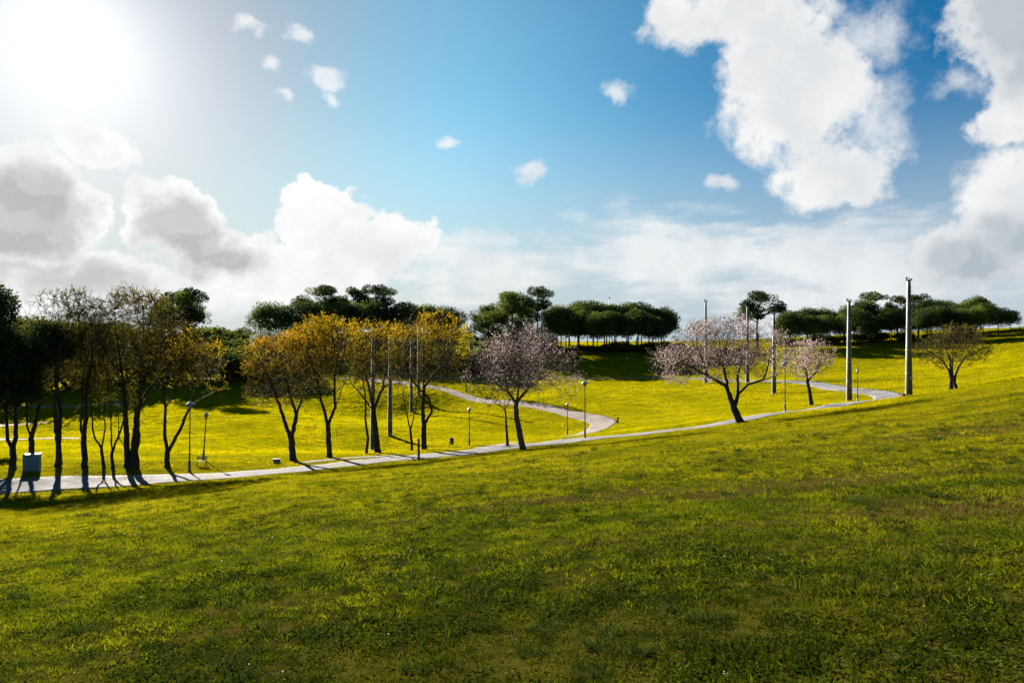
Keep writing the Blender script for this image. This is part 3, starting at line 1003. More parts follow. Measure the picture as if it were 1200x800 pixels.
def pine_parts(seed, h, rad, kind, n=5200, size=.42):
    rng = np.random.default_rng(seed)
    lobes, stems = [], []
    if kind == 'umbrella':
        lobes = sub_lobes(rng, (0, 0, h * .64, rad * .82, rad * .82, h * .30), 44, (rad * .16, rad * .38))
        for _ in range(7):
            a, q = rng.uniform(0, 6.28), rad * rng.uniform(.5, 1.02)
            lobes.append((q * math.cos(a), q * math.sin(a), h * rng.uniform(.36, .88), rad * .2, rad * .2, rad * .13))
        lobes.append((0, 0, h * .66, rad * .76, rad * .76, h * .27))
        fork = h * rng.uniform(.34, .44)
        stems.append([(0, 0, 0), (rng.normal(0, .12), rng.normal(0, .12), fork * .6), (rng.normal(0, .25), rng.normal(0, .25), fork)])
        top = stems[0][-1]
        for k in range(6):
            a = k * 1.05 + rng.normal(0, .2)
            q = rad * rng.uniform(.45, .75)
            stems.append([top, (top[0] + q * .5 * math.cos(a), top[1] + q * .5 * math.sin(a), fork + (h * .70 - fork) * .6), (q * math.cos(a), q * math.sin(a), h * .70)])
    elif kind == 'tall':
        stems.append([(0, 0, 0), (.2, 0, h * .4), (-.1, .1, h * .7), (.1, 0, h * .93)])
        for k in range(11):
            z = h * rng.uniform(.45, .93)
            a = rng.uniform(0, 6.28)
            q = rad * rng.uniform(.35, .9) * (1.15 - .55 * (z / h - .45) / .5)
            c = (q * math.cos(a), q * math.sin(a), z + .5)
            stems.append([(0, 0, z - q * .45), (c[0] * .6, c[1] * .6, z - q * .1), c])
            s = rad * rng.uniform(.28, .42)
            lobes += sub_lobes(rng, (*c, s, s, s * .6), 5, (s * .35, s * .6))
        lobes += sub_lobes(rng, (0, 0, h * .93, rad * .4, rad * .4, h * .07), 6, (rad * .16, rad * .26))
    else:                                        # 'full': a heap of rounded heads
        stems.append([(0, 0, 0), (.2, 0, h * .35), (0, .1, h * .65)])
        for k in range(9):
            a = k * 2.4
            z = h * (.24 + .64 * k / 9)
            q = rad * (.74 - .42 * k / 9)
            c = (q * math.cos(a), q * math.sin(a), z)
            s = rad * rng.uniform(.36, .5)
            stems.append([(0, 0, z * .75), (c[0] * .6, c[1] * .6, z * .9), c])
            lobes += sub_lobes(rng, (*c, s, s, s * .8), 7, (s * .35, s * .6))
        lobes += sub_lobes(rng, (0, 0, h * .88, rad * .4, rad * .4, h * .09), 7, (rad * .18, rad * .3))
    V, Q, pale = clump_cloud(rng, lobes, n, size)
    b = MB()
    r0 = h * .022
    for k, s in enumerate(stems):
        for i in range(len(s) - 1):
            f0, f1 = (1 - .35 * i, 1 - .35 * (i + 1)) if k == 0 else (.45 - .12 * i, .33 - .12 * i)
            b.bar(s[i], s[i + 1], r0 * max(f0, .2), r0 * max(f1, .15), 6)
    return (V, Q, pale), b


PINE = {}
for nm, seed, h, rad, kind, n, size, m in (
        ('ua', 41, 11.5, 5.4, 'umbrella', 9000, .50, 'needle'), ('ub', 42, 11.0, 6.0, 'umbrella', 9000, .50, 'needle'), ('uc', 43, 11.8, 5.0, 'umbrella', 9000, .50, 'needle_sunlit'),
        ('ud', 44, 10.6, 5.6, 'umbrella', 9000, .50, 'needle'), ('ta', 45, 17.0, 6.0, 'tall', 9000, .50, 'needle'), ('tb', 46, 16.0, 5.2, 'tall', 7500, .5, 'needle'),
        ('fa', 47, 16.0, 8.0, 'full', 22000, .52, 'needle_sunlit')):
    (V, Q, pale), b = pine_parts(seed, h, rad, kind, n, size)
    fs = [np.concatenate(b.q), np.concatenate(b.t)]
    cme = mesh('pine_crown', V, Q, M[m])
    cme.materials.append(M['needle_sunlit'])
    cme.polygons.foreach_set('material_index', pale)  # random lobes carry the painted sunlit highlights
    PINE[nm] = (cme, mesh('pine_trunk', np.concatenate(b.v), fs, M['bark_pine'], True), h, rad)


def pine(kind, px, Y, h, label, group=None, rz=0.0, wide=1.0, name='umbrella_pine', drop=0.0):
    cm, tm, h0, r0 = PINE[kind]
    p = on_ground(px, Y)
    root = empty(name, (p.x, p.y, p.z - .15 - drop), rz)
    tag(root, label, 'tree', group)
    s = h / h0
    for nm, me in (('trunk', tm), ('crown', cm)):
        o = link(nm, me, root)
        o.scale = (s * wide, s * wide, s)
    return root


rng = np.random.default_rng(77)
# row of umbrella pines on the hill to the left of the middle
G1 = 'umbrella pines on the hill above the golden trees'
pine('ua', 320, 186, 14.5, 'round-headed umbrella pine at the left end of the hilltop row above the golden trees', G1, .4, 1.05)
for i, (px, Y, h, k) in enumerate(((364, 188, 14.0, 'ub'), (402, 192, 14.5, 'ua'), (436, 190, 14.0, 'ud'), (470, 194, 13.5, 'ub'), (505, 196, 13.0, 'uc'))):
    pine(k, px, Y, h, ['umbrella pine of the hilltop row, above the amber tree leaning to the left', 'umbrella pine of the hilltop row, above the upright golden tree with the narrow V',
                       'umbrella pine of the hilltop row, in front of the feathery taller crowns', 'umbrella pine of the hilltop row, above the slim bare sapling between the poles',
                       'lower umbrella pine near the right end of the hilltop row'][i], G1, i * 1.3, 1.15)
pine('ud', 524, 192, 12.5, 'umbrella pine closing the hilltop row on the right, above the wide golden-topped tree', G1, 2.2, 1.0)
pine('ta', 382, 200, 17.6, 'taller airy pine rising over the left part of the hilltop row', None, .3, 1.45, 'tall_pine')
pine('ta', 440, 203, 17.9, 'taller feathery pine rising over the middle of the hilltop row', None, 2.0, 1.35, 'tall_pine')
pine('tb', 414, 206, 17.0, 'taller pine standing between two other airy pines behind the hilltop row', None, 4.0, .9, 'tall_pine')
# tall dark pine behind the left row
pine('ta', 222, 150, 18.5, 'tall bluish dark pine rising behind the left row and the grey olive trees', None, 1.0, 1.15, 'tall_pine')
pine('ta', 203, 158, 17.5, 'dark pine half hidden behind the domed olive crown of the left row', None, 3.1, 1.1, 'tall_pine')
# big green pine in the middle
pine('fa', 600, 186, 16.6, 'big bright green many-headed pine left of the hilltop grove', None, .6, 1.15, 'stone_pine')
pine('ta', 630, 190, 17.4, 'feathery tall pine at the right shoulder of the big green pine', None, 1.7, 1.0, 'tall_pine')
pine('fa', 572, 190, 12.5, 'lower green pine on the left shoulder of the big many-headed one', None, 2.6, 1.0, 'stone_pine')
# the hilltop grove
G2 = 'umbrella pines of the grove on the hilltop in the middle'
for i in range(30):
    px = 650 + (i % 10) * 13.6 + (i // 10) * 3 + rng.normal(0, 2)
    Y = (182, 191, 199)[i // 10] + rng.normal(0, 2.0)
    pine(['ua', 'ub', 'uc', 'ud'][i % 4], px, Y, ((11.6, 12.6, 12.4)[i // 10] + rng.normal(0, .9)) * (1 - .16 * ((px - 705) / 85) ** 2), 'umbrella pine in the dense hilltop grove right of the big green pine',
         G2, rng.uniform(0, 6.28), rng.uniform(.78, .95))
pine('ta', 888, 172, 14.9, 'lone tall pine rising behind the large blossoming almond tree', None, 2.5, 1.25, 'tall_pine')
# the grove on the right
G3 = 'umbrella pines of the grove on the right hilltop'
for i in range(36):
    t = (i % 12) / 11
    px = 926 + t * 218 + rng.normal(0, 3)
    Y = (168, 180, 190)[i // 12] + rng.normal(0, 2.0) - 14 * t
    hh = (8.6, 9.6, 9.4)[i // 12] - .5 * t
    pine(['ub', 'ud', 'ua', 'uc'][i % 4], px, Y, hh + rng.normal(0, .6), 'dark umbrella pine in the long grove behind the tallest concrete poles on the right',
         G3, rng.uniform(0, 6.28), rng.uniform(.85, 1.05))
for px, Y, h, lab in ((1152, 158, 8.2, 'dark umbrella pine behind the lone olive-brown tree, near the grove end'), (1170, 160, 6.6, 'second last umbrella pine at the right end of the long grove'),
                      (1184, 163, 5.2, 'smallest umbrella pine, last at the right end of the long grove')):
    pine('ub', px, Y, h, lab, None, px, 1.0)
pine('ta', 1020, 172, 12.6, 'taller dark pine rising out of the right grove beside a concrete pole', None, .8, 1.25, 'tall_pine')
pine('ta', 1052, 174, 11.4, 'taller pine in the right grove, between the two tallest concrete poles', None, 2.0, 1.1, 'tall_pine')
pine('tb', 1076, 172, 11.4, 'taller pine in the right grove just behind the tallest concrete pole', None, 5.0, 1.1, 'tall_pine')

# the near black pine that leans into the picture from the left
def near_pine():
    rng = np.random.default_rng(91)
    p = on_ground(-52, 46)
    root = tag(empty('large_pine', (p.x - .6, p.y, p.z - 1.6)), 'large almost black pine at the left edge, its crown over the leftmost trunks', 'tree')
    stems = [[(0, 0, 0), (.3, .2, 3.0), (.2, .1, 6.5), (.6, 0, 9.5)]]
    lobes = []
    heads = [(6.0, .4, 10.2, 2.0), (0, 0, 12.2, 3.6), (2.6, -.5, 11.0, 2.6), (4.2, .3, 9.0, 2.3), (5.2, -.6, 7.6, 1.7), (3.4, .8, 7.2, 2.2), (1.0, -2.0, 8.2, 2.8), (-2.5, .5, 10.0, 3.2), (-3.4, -.8, 8.0, 2.6), (.5, 2.2, 9.5, 2.8), (2.2, -.8, 6.4, 1.9)]
    for (x, y, z, s) in heads:
        lobes += sub_lobes(rng, (x, y, z, s, s, s * .75), 11, (s * .28, s * .46))
        stems.append([(.3, .1, z * .62), (x * .6, y * .6, z * .82), (x, y, z)])
    V, Q, pale = clump_cloud(rng, lobes, 70000, .30, .75, .2, .35)
    b = MB()
    for k, s in enumerate(stems):
        for i in range(len(s) - 1):
            b.bar(s[i], s[i + 1], (.28 - .06 * i) if k == 0 else (.11 - .03 * i), (.22 - .06 * i) if k == 0 else (.08 - .03 * i), 8)
    b.build('trunk', M['bark_pine'], root, True)
    link('crown', mesh('large_pine_crown', V, Q, M['needle']), root)


near_pine()

# shrubs, olives and small trees on the far slope
BUSH = {}
for nm, seed, w, h, n, size, m in (('ga', 61, 3.2, 4.2, 3600, .34, 'leaf_green'), ('gb', 62, 3.8, 3.4, 3600, .34, 'leaf_green'), ('gc', 63, 2.6, 5.2, 3600, .32, 'leaf_green'),
                                   ('oa', 64, 3.6, 5.6, 5200, .30, 'leaf_grey'), ('ob', 65, 4.2, 6.2, 5600, .30, 'leaf_grey'), ('ya', 66, 3.0, 4.0, 3000, .3, 'leaf_olive'), ('ba', 67, 2.6, 3.2, 2400, .3, 'leaf_brown')):
    r2 = np.random.default_rng(seed)
    lob = sub_lobes(r2, (0, 0, h * .56, w * .8, w * .8, h * .4), 22, (w * .2, w * .36))
    V, Q, pale = clump_cloud(r2, lob, n, size, .5, 0, .55)
    b = MB()
    for k in range(5):
        a = k * 1.26 + .3
        b.bar((.15 * math.cos(a), .15 * math.sin(a), 0), (.5 * w * math.cos(a), .5 * w * math.sin(a), h * .55), .09, .04, 5)
    b.bar((0, 0, 0), (.1, 0, h * .7), .12, .05, 5)
    BUSH[nm] = (mesh('bush_crown', V, Q, M[m]), mesh('bush_stems', np.concatenate(b.v), [np.concatenate(b.q), np.concatenate(b.t)], M['bark']), w, h)


def bush(kind, px, Y, h, label, name='shrub', group=None, cat='shrub', wide=1.0, rz=0.0):
    cm, tm, w0, h0 = BUSH[kind]
    p = on_ground(px, Y)
    root = tag(empty(name, (p.x, p.y, p.z - .1), rz), label, cat, group)
    s = h / h0
    for nm, me in (('trunk', tm), ('crown', cm)):
        link(nm, me, root).scale = (s * wide, s * wide, s)


bush('oa', 232, 142, 7.6, 'grey-green olive tree below the tall bluish pine', 'olive_tree', 'grey olive trees on the left slope', 'tree', 1.0)
bush('ob', 247, 134, 6.6, 'silvery olive tree, lower and in front of the other left one', 'olive_tree', 'grey olive trees on the left slope', 'tree', .85, 2.0)
bush('ob', 312, 150, 10.0, 'large silvery olive tree below the left end of the hilltop pines', 'olive_tree', 'grey olive trees on the left slope', 'tree', .85, 1.0)
bush('oa', 330, 156, 9.0, 'silvery olive tree half behind the amber crown', 'olive_tree', 'grey olive trees on the left slope', 'tree', .8, 4.0)
SH = 'shrubs and small trees on the far left slope'
for i, (px, Y, h, k) in enumerate(((-10, 126, 12.5, 'gb'), (14, 133, 12.0, 'gc'), (36, 124, 12.5, 'gb'), (60, 130, 13.0, 'ga'), (84, 126, 12.0, 'gb'), (106, 134, 12.0, 'ga'), (126, 140, 11.0, 'gb'),
                                   (148, 136, 10.5, 'ga'), (170, 142, 10.0, 'gb'), (192, 146, 9.0, 'ga'))):
    bush(k, px, Y, h, 'tall dark leafy tree filling the back behind the left row', 'leafy_tree', 'dark leafy trees behind the left row', 'tree', .95, i * 1.7)
for i, (px, Y, h) in enumerate(((-38, 57, 11.5), (-120, 60, 12.0), (-205, 55, 11.0))):
    bush(['gc', 'ga', 'gc'][i], px, Y, h, 'dark leafy tree beyond the left edge whose shade lies across the path', 'leafy_tree', 'leafy trees beyond the left edge', 'tree', .9, i)
for i, (px, Y, h, k) in enumerate(((206, 140, 6.5, 'gb'), (262, 139, 6.0, 'ga'), (281, 144, 6.5, 'gb'), (296, 138, 5.5, 'ga'), (318, 141, 6.0, 'gb'), (340, 143, 6.0, 'ga'), (256, 172, 6.5, 'gc'), (270, 184, 7.0, 'ga'), (288, 178, 6.5, 'gc'), (243, 186, 7.0, 'gb'))):
    bush(k, px, Y, h, 'dark green shrub beside the grey olive trees, below the left end of the hilltop pines', 'shrub', 'dark shrubs around the olive trees', 'shrub', 1.15, i * 2.1)
for i in range(30):
    px = 60 + i * 9.2 + rng.normal(0, 3)
    Y = 150 + (i * 37 % 34)
    bush(['ga', 'gb', 'ya', 'gc', 'ba'][i % 5], px, Y, rng.uniform(4.5, 7.5), ['dark green shrub among others on the slope behind the left row and the amber tree', 'dark green shrub among others on the slope behind the left row and the amber tree',
         'olive shrub among darker ones on the slope behind the left row', 'dark green shrub among others on the slope behind the left row and the amber tree', 'brownish shrub among green ones on the slope behind the left row'][i % 5], 'shrub', SH, 'shrub', 1.0, i * 1.1)
SH2 = 'shrubs below the hilltop pines in the middle'
for i in range(28):
    px = 300 + i * 9.8 + rng.normal(0, 3)
    Y = 150 + (i * 29 % 30)
    bush(['gb', 'ga', 'ba', 'gb'][i % 4], px, Y, rng.uniform(4.4, 7.0), ['dark green shrub below the hilltop pines, seen between the golden crowns', 'dark green shrub below the hilltop pines, seen between the golden crowns',
         'brownish shrub below the hilltop pines, seen between the golden crowns', 'dark green shrub below the hilltop pines, seen between the golden crowns'][i % 4], 'shrub', SH2, 'shrub', 1.15, i * .9)
for i, (px, Y, h) in enumerate(((562, 176, 5.5), (580, 172, 4.8), (598, 178, 5.2), (618, 174, 4.6), (636, 180, 5.0), (570, 160, 4.0), (592, 158, 3.6), (552, 168, 5.4))):
    bush(['ga', 'gb'][i % 2], px, Y, h, 'dark green shrub at the foot of the big green many-headed pine', 'shrub', 'shrubs under the big green pine', 'shrub', 1.25, i * 1.9)
SH4 = 'dark shrubs along the crest under the hilltop row'
for i in range(24):
    bush(['gb', 'ga', 'gc'][i % 3], 285 + i * 11.4 + rng.normal(0, 3), 178 + (i * 13 % 21), rng.uniform(4.2, 6.6), 'dark green shrub on the crest right under the hilltop row of umbrella pines', 'shrub', SH4, 'shrub', 1.25, i * 1.3)
SH5 = 'low dark shrubs added as shade under the right grove'
for i in range(14):  # shrubs added to darken the shadowed foot of the grove
    bush(['gb', 'ga'][i % 2], 925 + i * 16 + rng.normal(0, 4), 176 - i * .8 + rng.normal(0, 2), rng.uniform(1.2, 2.6), 'low dark shrub added as shade among the trunks of the long grove on the right', 'shrub', SH5, 'shrub', 1.6, i)
SH3 = 'low dark shrubs along the foot of the hilltop grove'
for i in range(18):
    bush(['gb', 'ga'][i % 2], 642 + i * 8.6 + rng.normal(0, 2), 180 + rng.normal(0, 1), rng.uniform(1.5, 2.9), 'low dark shrub in the line at the foot of the hilltop grove', 'shrub', SH3, 'shrub', 1.7, i)

# ------------------------------------------------------------------ concrete poles
def make_pole():
    h, wb, wt = 12.0, .54, .28
    o = {}
    b = MB()
    b.frustum((0, 0, 0), (wb, wb * .8), (0, 0, h), (wt, wt * .8))
    o['column'] = mesh_of(b, 'pole_column', 'concrete')
    b = MB()
    b.frustum((0, -wb * .4 - .006, .35), (wb * .8, .012), (0, -wt * .4 - .013, h - .5), (wt * .76, .012))  # dark sheet over the front face, its shade painted as darker concrete
    o['channel'] = mesh_of(b, 'pole_channel', 'concrete_dark')
    b = MB()
    b.box((0, 0, .04), (.72, .6, .08))
    o['foot'] = mesh_of(b, 'pole_foot', 'concrete')
    b = MB()
    for z in (2.4, 4.8, 7.2, 9.6):
        w = wb + (wt - wb) * z / h + .03
        b.frustum((0, 0, z - .06), (w, w * .8 + .02), (0, 0, z + .06), (w, w * .8 + .02))
    o['joint'] = mesh_of(b, 'pole_joint', 'concrete')
    b = MB()
    b.box((0, -.33, 2.0), (.24, .14, .42))
    o['hatch'] = mesh_of(b, 'pole_hatch', 'cabinet_dark')
    b = MB()
    b.box((0, 0, h + .05), (.52, .42, .1))
    b.box((-.26, 0, h + .24), (.10, .10, .28))
    b.bar((-.3, 0, h + .34), (.34, 0, h + .16), .035)
    o['bracket'] = mesh_of(b, 'pole_bracket', 'concrete_dark')
    b = MB()
    b.bar((0, 0, 0), (.24, 0, 0), .02)
    b.bar((.24, 0, 0), (.24, 0, .07), .02)
    o['rung'] = mesh_of(b, 'pole_rung', 'iron')
    return o


def mesh_of(b, name, mat):
    fs = []
    if b.q: fs.append(np.concatenate(b.q))
    if b.t: fs.append(np.concatenate(b.t))
    return mesh(name, np.concatenate(b.v), fs, M[mat])


POLE = make_pole()


def pole(px, Y, h, label, rz):
    p = on_ground(px, Y)
    root = tag(empty('concrete_pole', (p.x, p.y, p.z - .05), rz), label, 'pole', 'tall concrete poles of the park')
    s = h / 12.0
    for nm in ('column', 'channel', 'joint', 'hatch', 'foot', 'bracket'):
        link(nm, POLE[nm], root).scale = (1, 1, s)
    for i in range(7):
        z = 12.0 - .7 - i * .42
        w = (.54 + (.28 - .54) * z / 12) / 2
        link('rung', POLE['rung'], root, (w - .01, .05 * (-1) ** i, z * s))


pole(1065, 70, 11.9, 'tallest looking concrete pole, just left of the twin-trunked olive-brown tree', .06)
pole(995, 81, 11.9, 'concrete pole beside the path near its right-hand bend', .04)
pole(907, 103, 12.0, 'concrete pole rising behind the right side of the large blossoming tree', .05)
pole(876, 120, 13.4, 'concrete pole seen through the crown of the large blossoming tree', .05)
pole(827, 126, 15.0, 'concrete pole whose bare top shows over the large blossoming tree', .05)
pole(437, 73, 11.9, 'concrete pole hidden behind the stout trunk of the thinning yellow tree', .34)
pole(457, 82, 12.0, 'concrete pole standing clear on the lawn left of the slim bare sapling', .34)
pole(482, 117, 12.0, 'concrete pole just right of the slim bare sapling', .34)
pole(490.5, 123, 12.0, 'concrete pole close behind the trunk of the wide golden-topped tree', .34)

# ------------------------------------------------------------------ lamps
def make_lamp(h, k):
    o = {}
    b = MB()
    b.lathe([(0, 0), (.13, 0), (.13, .10), (.09, .16), (.08, .75), (.095, .80), (.055, .86)], 12)
    o['base'] = mesh_of(b, 'lamp_base', 'iron')
    b = MB()
    b.lathe([(.052, .86), (.036, h - .62), (.06, h - .58), (.035, h - .52)], 10)
    b.bar((0, 0, h - .52), (0, 0, h - .44), .03)
    b.bar((-.17 * k, 0, h - .46), (.17 * k, 0, h - .46), .014)
    b.bar((-.15 * k, 0, h - .46), (-.2 * k, 0, h - .16), .012)
    b.bar((.15 * k, 0, h - .46), (.2 * k, 0, h - .16), .012)
    o['post'] = mesh_of(b, 'lamp_post', 'iron')
    b = MB()
    b.lathe([(0, h - .44), (.10 * k, h - .44), (.17 * k, h - .17), (0, h - .17)], 12)
    o['lantern_glass'] = mesh_of(b, 'lamp_lantern', 'lamp_glass')
    b = MB()
    b.lathe([(0, h - .165), (.36 * k, h - .165), (.33 * k, h - .12), (.12 * k, h + .0), (.05 * k, h + .05), (0, h + .10)], 14)
    o['lamp_shade'] = mesh_of(b, 'lamp_shade', 'lamp_top')
    return o


LAMP = {'big': make_lamp(4.9, .95), 'small': make_lamp(3.8, .62)}


def lamp(kind, px, Y, label, tilt=0.0):
    p = on_ground(px, Y)
    root = tag(empty('street_lamp', (p.x, p.y, p.z - .04)), label, 'street lamp', 'lantern lamps along the paths')
    root.rotation_euler = (0, tilt, 0)
    for nm, me in LAMP[kind].items():
        link(nm, me, root)


lamp('big', 222, 47.6, 'lamp with a wide pale hat, at the path edge right of the V-shaped tree', .01)
lamp('small', 238, 54, 'shorter leaning lamp beside the bench', .07)
lamp('small', 550, 68, 'lamp on the far path edge right of the litter bin')
lamp('small', 665, 80, 'lamp on the lawn inside the hairpin bend of the winding path')
lamp('big', 685.5, 58.8, 'tall lamp between the two paths, right of the sparsely blossoming tree')
lamp('big', 920, 66.5, 'lamp on the far path edge between the large and the small blossoming tree')
lamp('small', 1005, 81, 'lamp standing just right of a concrete pole near the right-hand bend')
lamp('small', 139, 76, 'lamp in the valley seen through the trunks of the left row')
lamp('small', 735, 148, 'tiny distant lamp beside the thin path under the shaded slope')

# ------------------------------------------------------------------ small furniture
def cabinet():
    p = on_ground(37.5, 43.4 + 2.1)
    r = tag(empty('utility_cabinet', (p.x, p.y, p.z - .03), .28), 'pale blue utility cabinet at the path edge under the black pine', 'cabinet')
    r.scale = (.82, .82, .9)
    b = MB(); b.box((0, 0, .05), (1.18, .62, .1)); b.build('plinth', M['stone'], r)
    b = MB(); b.box((0, 0, .68), (1.14, .58, 1.16)); b.build('body', M['cabinet'], r, bevel=.015)
    b = MB(); b.box((0, 0, 1.285), (1.22, .66, .05)); b.build('lid', M['cabinet'], r, bevel=.01)
    for s in (-1, 1):
        b = MB(); b.box((s * .275, -.297, .68), (.50, .012, 1.04)); d = b.build('door', M['cabinet'], r, bevel=.004)
        b = MB(); b.box((-s * .0 + .2 * -s + s * .275, -.315, .7), (.03, .024, .16)); b.build('handle', M['cabinet_dark'], d)
    b = MB()
    for k in range(5):
        b.box((0, -.305, 1.06 + k * .03), (.30, .01, .012))
    b.build('vent', M['cabinet_dark'], r)


cabinet()


def bench(px, Y, rz):
    p = on_ground(px, Y)
    r = tag(empty('park_bench', (p.x, p.y, p.z - .02), rz), 'small slatted bench at the foot of the leaning lamp', 'bench')
    r.scale = (.72, .72, .85)
    b = MB()
    for k in range(3): b.box((0, -.12 + k * .14, .44), (1.0, .11, .035))
    b.build('seat', M['wood'], r)
    b = MB()
    for k in range(2): b.box((0, .26, .64 + k * .14), (1.0, .03, .10))
    b.build('backrest', M['wood'], r)
    for s in (-1, 1):
        b = MB()
        b.bar((s * .44, -.16, 0), (s * .44, -.14, .42), .025)
        b.bar((s * .44, .22, 0), (s * .44, .30, .86), .025)
        b.bar((s * .44, -.15, .40), (s * .44, .24, .40), .022)
        b.build('leg', M['iron'], r)


bench(236, 50.5, .2)


def bin_():
    p = on_ground(529, 66.3)
    r = tag(empty('litter_bin', (p.x, p.y, p.z - .02), .3), 'dark litter bin on a short post at the far path edge', 'bin')
    b = MB(); b.bar((-.2, 0, 0), (-.2, 0, 1.0), .03, n=8); b.build('post', M['iron'], r)
    b = MB(); b.lathe([(0, .34), (.17, .34), (.22, .95), (.20, .95), (.17, .5), (0, .5)], 12, (.05, 0, 0)); b.build('basket', M['iron'], r)
    b = MB(); b.lathe([(.225, .93), (.24, .93), (.24, .97), (.225, .97), (.225, .93)], 12, (.05, 0, 0)); b.build('rim', M['cabinet_dark'], r)


bin_()


def wooden_post():
    p = on_ground(491, 52.6)
    r = tag(empty('wooden_post', (p.x, p.y, p.z - .1)), 'dark timber post standing alone at the near path edge', 'post')
    r.rotation_euler = (0, -.02, 0)
    b = MB(); b.frustum((0, 0, 0), (.17, .15), (0, 0, 1.78), (.14, .13)); b.build('shaft', M['wood'], r, bevel=.012)
    b = MB(); b.frustum((0, 0, 1.782), (.15, .14), (0, 0, 1.85), (.05, .05)); b.build('cap', M['wood'], r)


wooden_post()


def low_box(px, Y):
    p = on_ground(px, Y)
    r = tag(empty('electric_box', (p.x, p.y, p.z - .03), .15), 'low grey box in the grass left of the leaning amber tree', 'box')
    r.scale = (.8, .8, .72)
    b = MB(); b.box((0, 0, .25), (.66, .42, .5)); b.build('body', M['stone'], r, bevel=.02)
    b = MB(); b.box((0, 0, .525), (.72, .48, .05)); b.build('lid', M['stone'], r, bevel=.01)


low_box(324, 54.2)


def brown_box():
    p = on_ground(1058.5, 69.8)
    r = tag(empty('meter_box', (p.x, p.y, p.z - .03), .3), 'small rust-brown box at the foot of the tallest looking pole', 'box')
    b = MB(); b.box((0, 0, .18), (.34, .3, .36)); b.build('body', M['rust'], r, bevel=.015)
    b = MB(); b.box((0, 0, .38), (.38, .34, .035)); b.build('lid', M['rust'], r)


brown_box()


def stump_post():
    p = on_ground(724, 84)
    r = tag(empty('marker_post', (p.x, p.y, p.z - .03)), 'short rust-brown marker post on the lawn outside the hairpin bend', 'post')
    b = MB(); b.lathe([(0, 0), (.10, 0), (.095, .62), (.10, .64)], 10); b.build('shaft', M['rust'], r)
    b = MB(); b.lathe([(.135, .642), (.145, .70), (.10, .78), (0, .80)], 10); b.build('cap', M['rust'], r)


stump_post()


def mast():
    p = on_ground(714, 212)
    r = tag(empty('radio_mast', (p.x, p.y, p.z - .1)), 'thin dark mast sticking up behind the hilltop grove', 'mast')
    b = MB(); b.bar((0, 0, 0), (0, 0, 14.2), .12, .07, 8); b.build('shaft', M['iron'], r)
    b = MB(); b.box((0, 0, 14.0), (.5, .3, .4)); b.build('lamp_head', M['iron'], r)


mast()


def fence():
    a, bb = np.array([(1128 - 600) / F * 153, 153.0]), np.array([(1235 - 600) / F * 160, 160.0])
    r = tag(empty('post_and_rail_fence', (a[0], a[1], H(*a))), 'low timber fence along the far right hillside below the grove end', 'fence')
    n = 14
    P = [a + (bb - a) * i / (n - 1) for i in range(n)]
    P = [np.array((q[0], q[1], H(*q))) - np.array(r.location) for q in P]
    for q in P:
        b = MB(); b.bar(q - (0, 0, .1), q + (0, 0, 1.35), .09, .08); b.build('post', M['wood'], r)
    for z in (.55, 1.1):
        for p0, p1 in zip(P[:-1], P[1:]):
            b = MB(); b.bar(p0 + (0, 0, z), p1 + (0, 0, z), .045); b.build('rail', M['wood'], r)


fence()

# ------------------------------------------------------------------ grass: tufts on the ground, kept off the paths
M['grass_low'] = mat_leaf('grass_low', [(.007, .015, .002), (.034, .046, .003), (.098, .100, .004)], .45, nscale=1.6, island=.4)  # copy of the grass with vignette darkening put into its colour
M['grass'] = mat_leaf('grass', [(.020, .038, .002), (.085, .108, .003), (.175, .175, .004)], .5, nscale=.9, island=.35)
M['grass_mid'] = mat_leaf('grass_mid', [(.09, .098, .002), (.19, .178, .003), (.28, .24, .004)], .55, nscale=.5, island=.18, dull=(.10, .105, .006))  # copy of the grass with the slope's brighter light put into its colour
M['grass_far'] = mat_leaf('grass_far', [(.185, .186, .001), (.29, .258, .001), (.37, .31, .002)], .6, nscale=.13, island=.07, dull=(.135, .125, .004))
M['weed'] = mat_leaf('weed', [(.016, .032, .004), (.03, .048, .006), (.062, .078, .008)], .35, nscale=1.2, island=.5)
M['tussock'] = mat_leaf('tussock', [(.015, .03, .006), (.026, .046, .008), (.045, .06, .01)], .35, nscale=1.0, island=.5)
M['straw'] = mat_leaf('straw', [(.09, .055, .015), (.14, .09, .03), (.11, .05, .02)], .3, nscale=1.0, island=.6)
M['petal'] = mat_plain('petal', (.30, .30, .27), (.40, .40, .36), 5.0, .7)


def tuft(name, seed, n, h, w, spread, lean, mat, segs=2):
    r = np.random.default_rng(seed)
    V, Q = [], []
    for i in range(n):
        a, q = r.uniform(0, 6.28), spread * math.sqrt(r.random())
        b = np.array((q * math.cos(a), q * math.sin(a), -.01))
        L = h * r.uniform(.55, 1.2)
        d = np.array((math.cos(a + r.normal(0, .9)), math.sin(a + r.normal(0, .9)), 0)) * lean * r.uniform(.3, 1.2)
        s = np.array((-math.sin(f := r.uniform(0, 6.28)), math.cos(f), 0)) * w * r.uniform(.7, 1.25) / 2
        k = len(V)
        for j in range(segs + 1):
            t = j / segs
            c = b + np.array((0, 0, 1.0)) * L * t * (1 - .22 * lean * t) + d * L * t * t
            ww = s * (1 - .75 * t ** 2)
            V += [c - ww, c + ww]
        for j in range(segs):
            Q.append((k + 2 * j, k + 2 * j + 1, k + 2 * j + 3, k + 2 * j + 2))
    o = bpy.data.objects.new(name, mesh(name, np.array(V), np.array(Q), M[mat]))
    return o


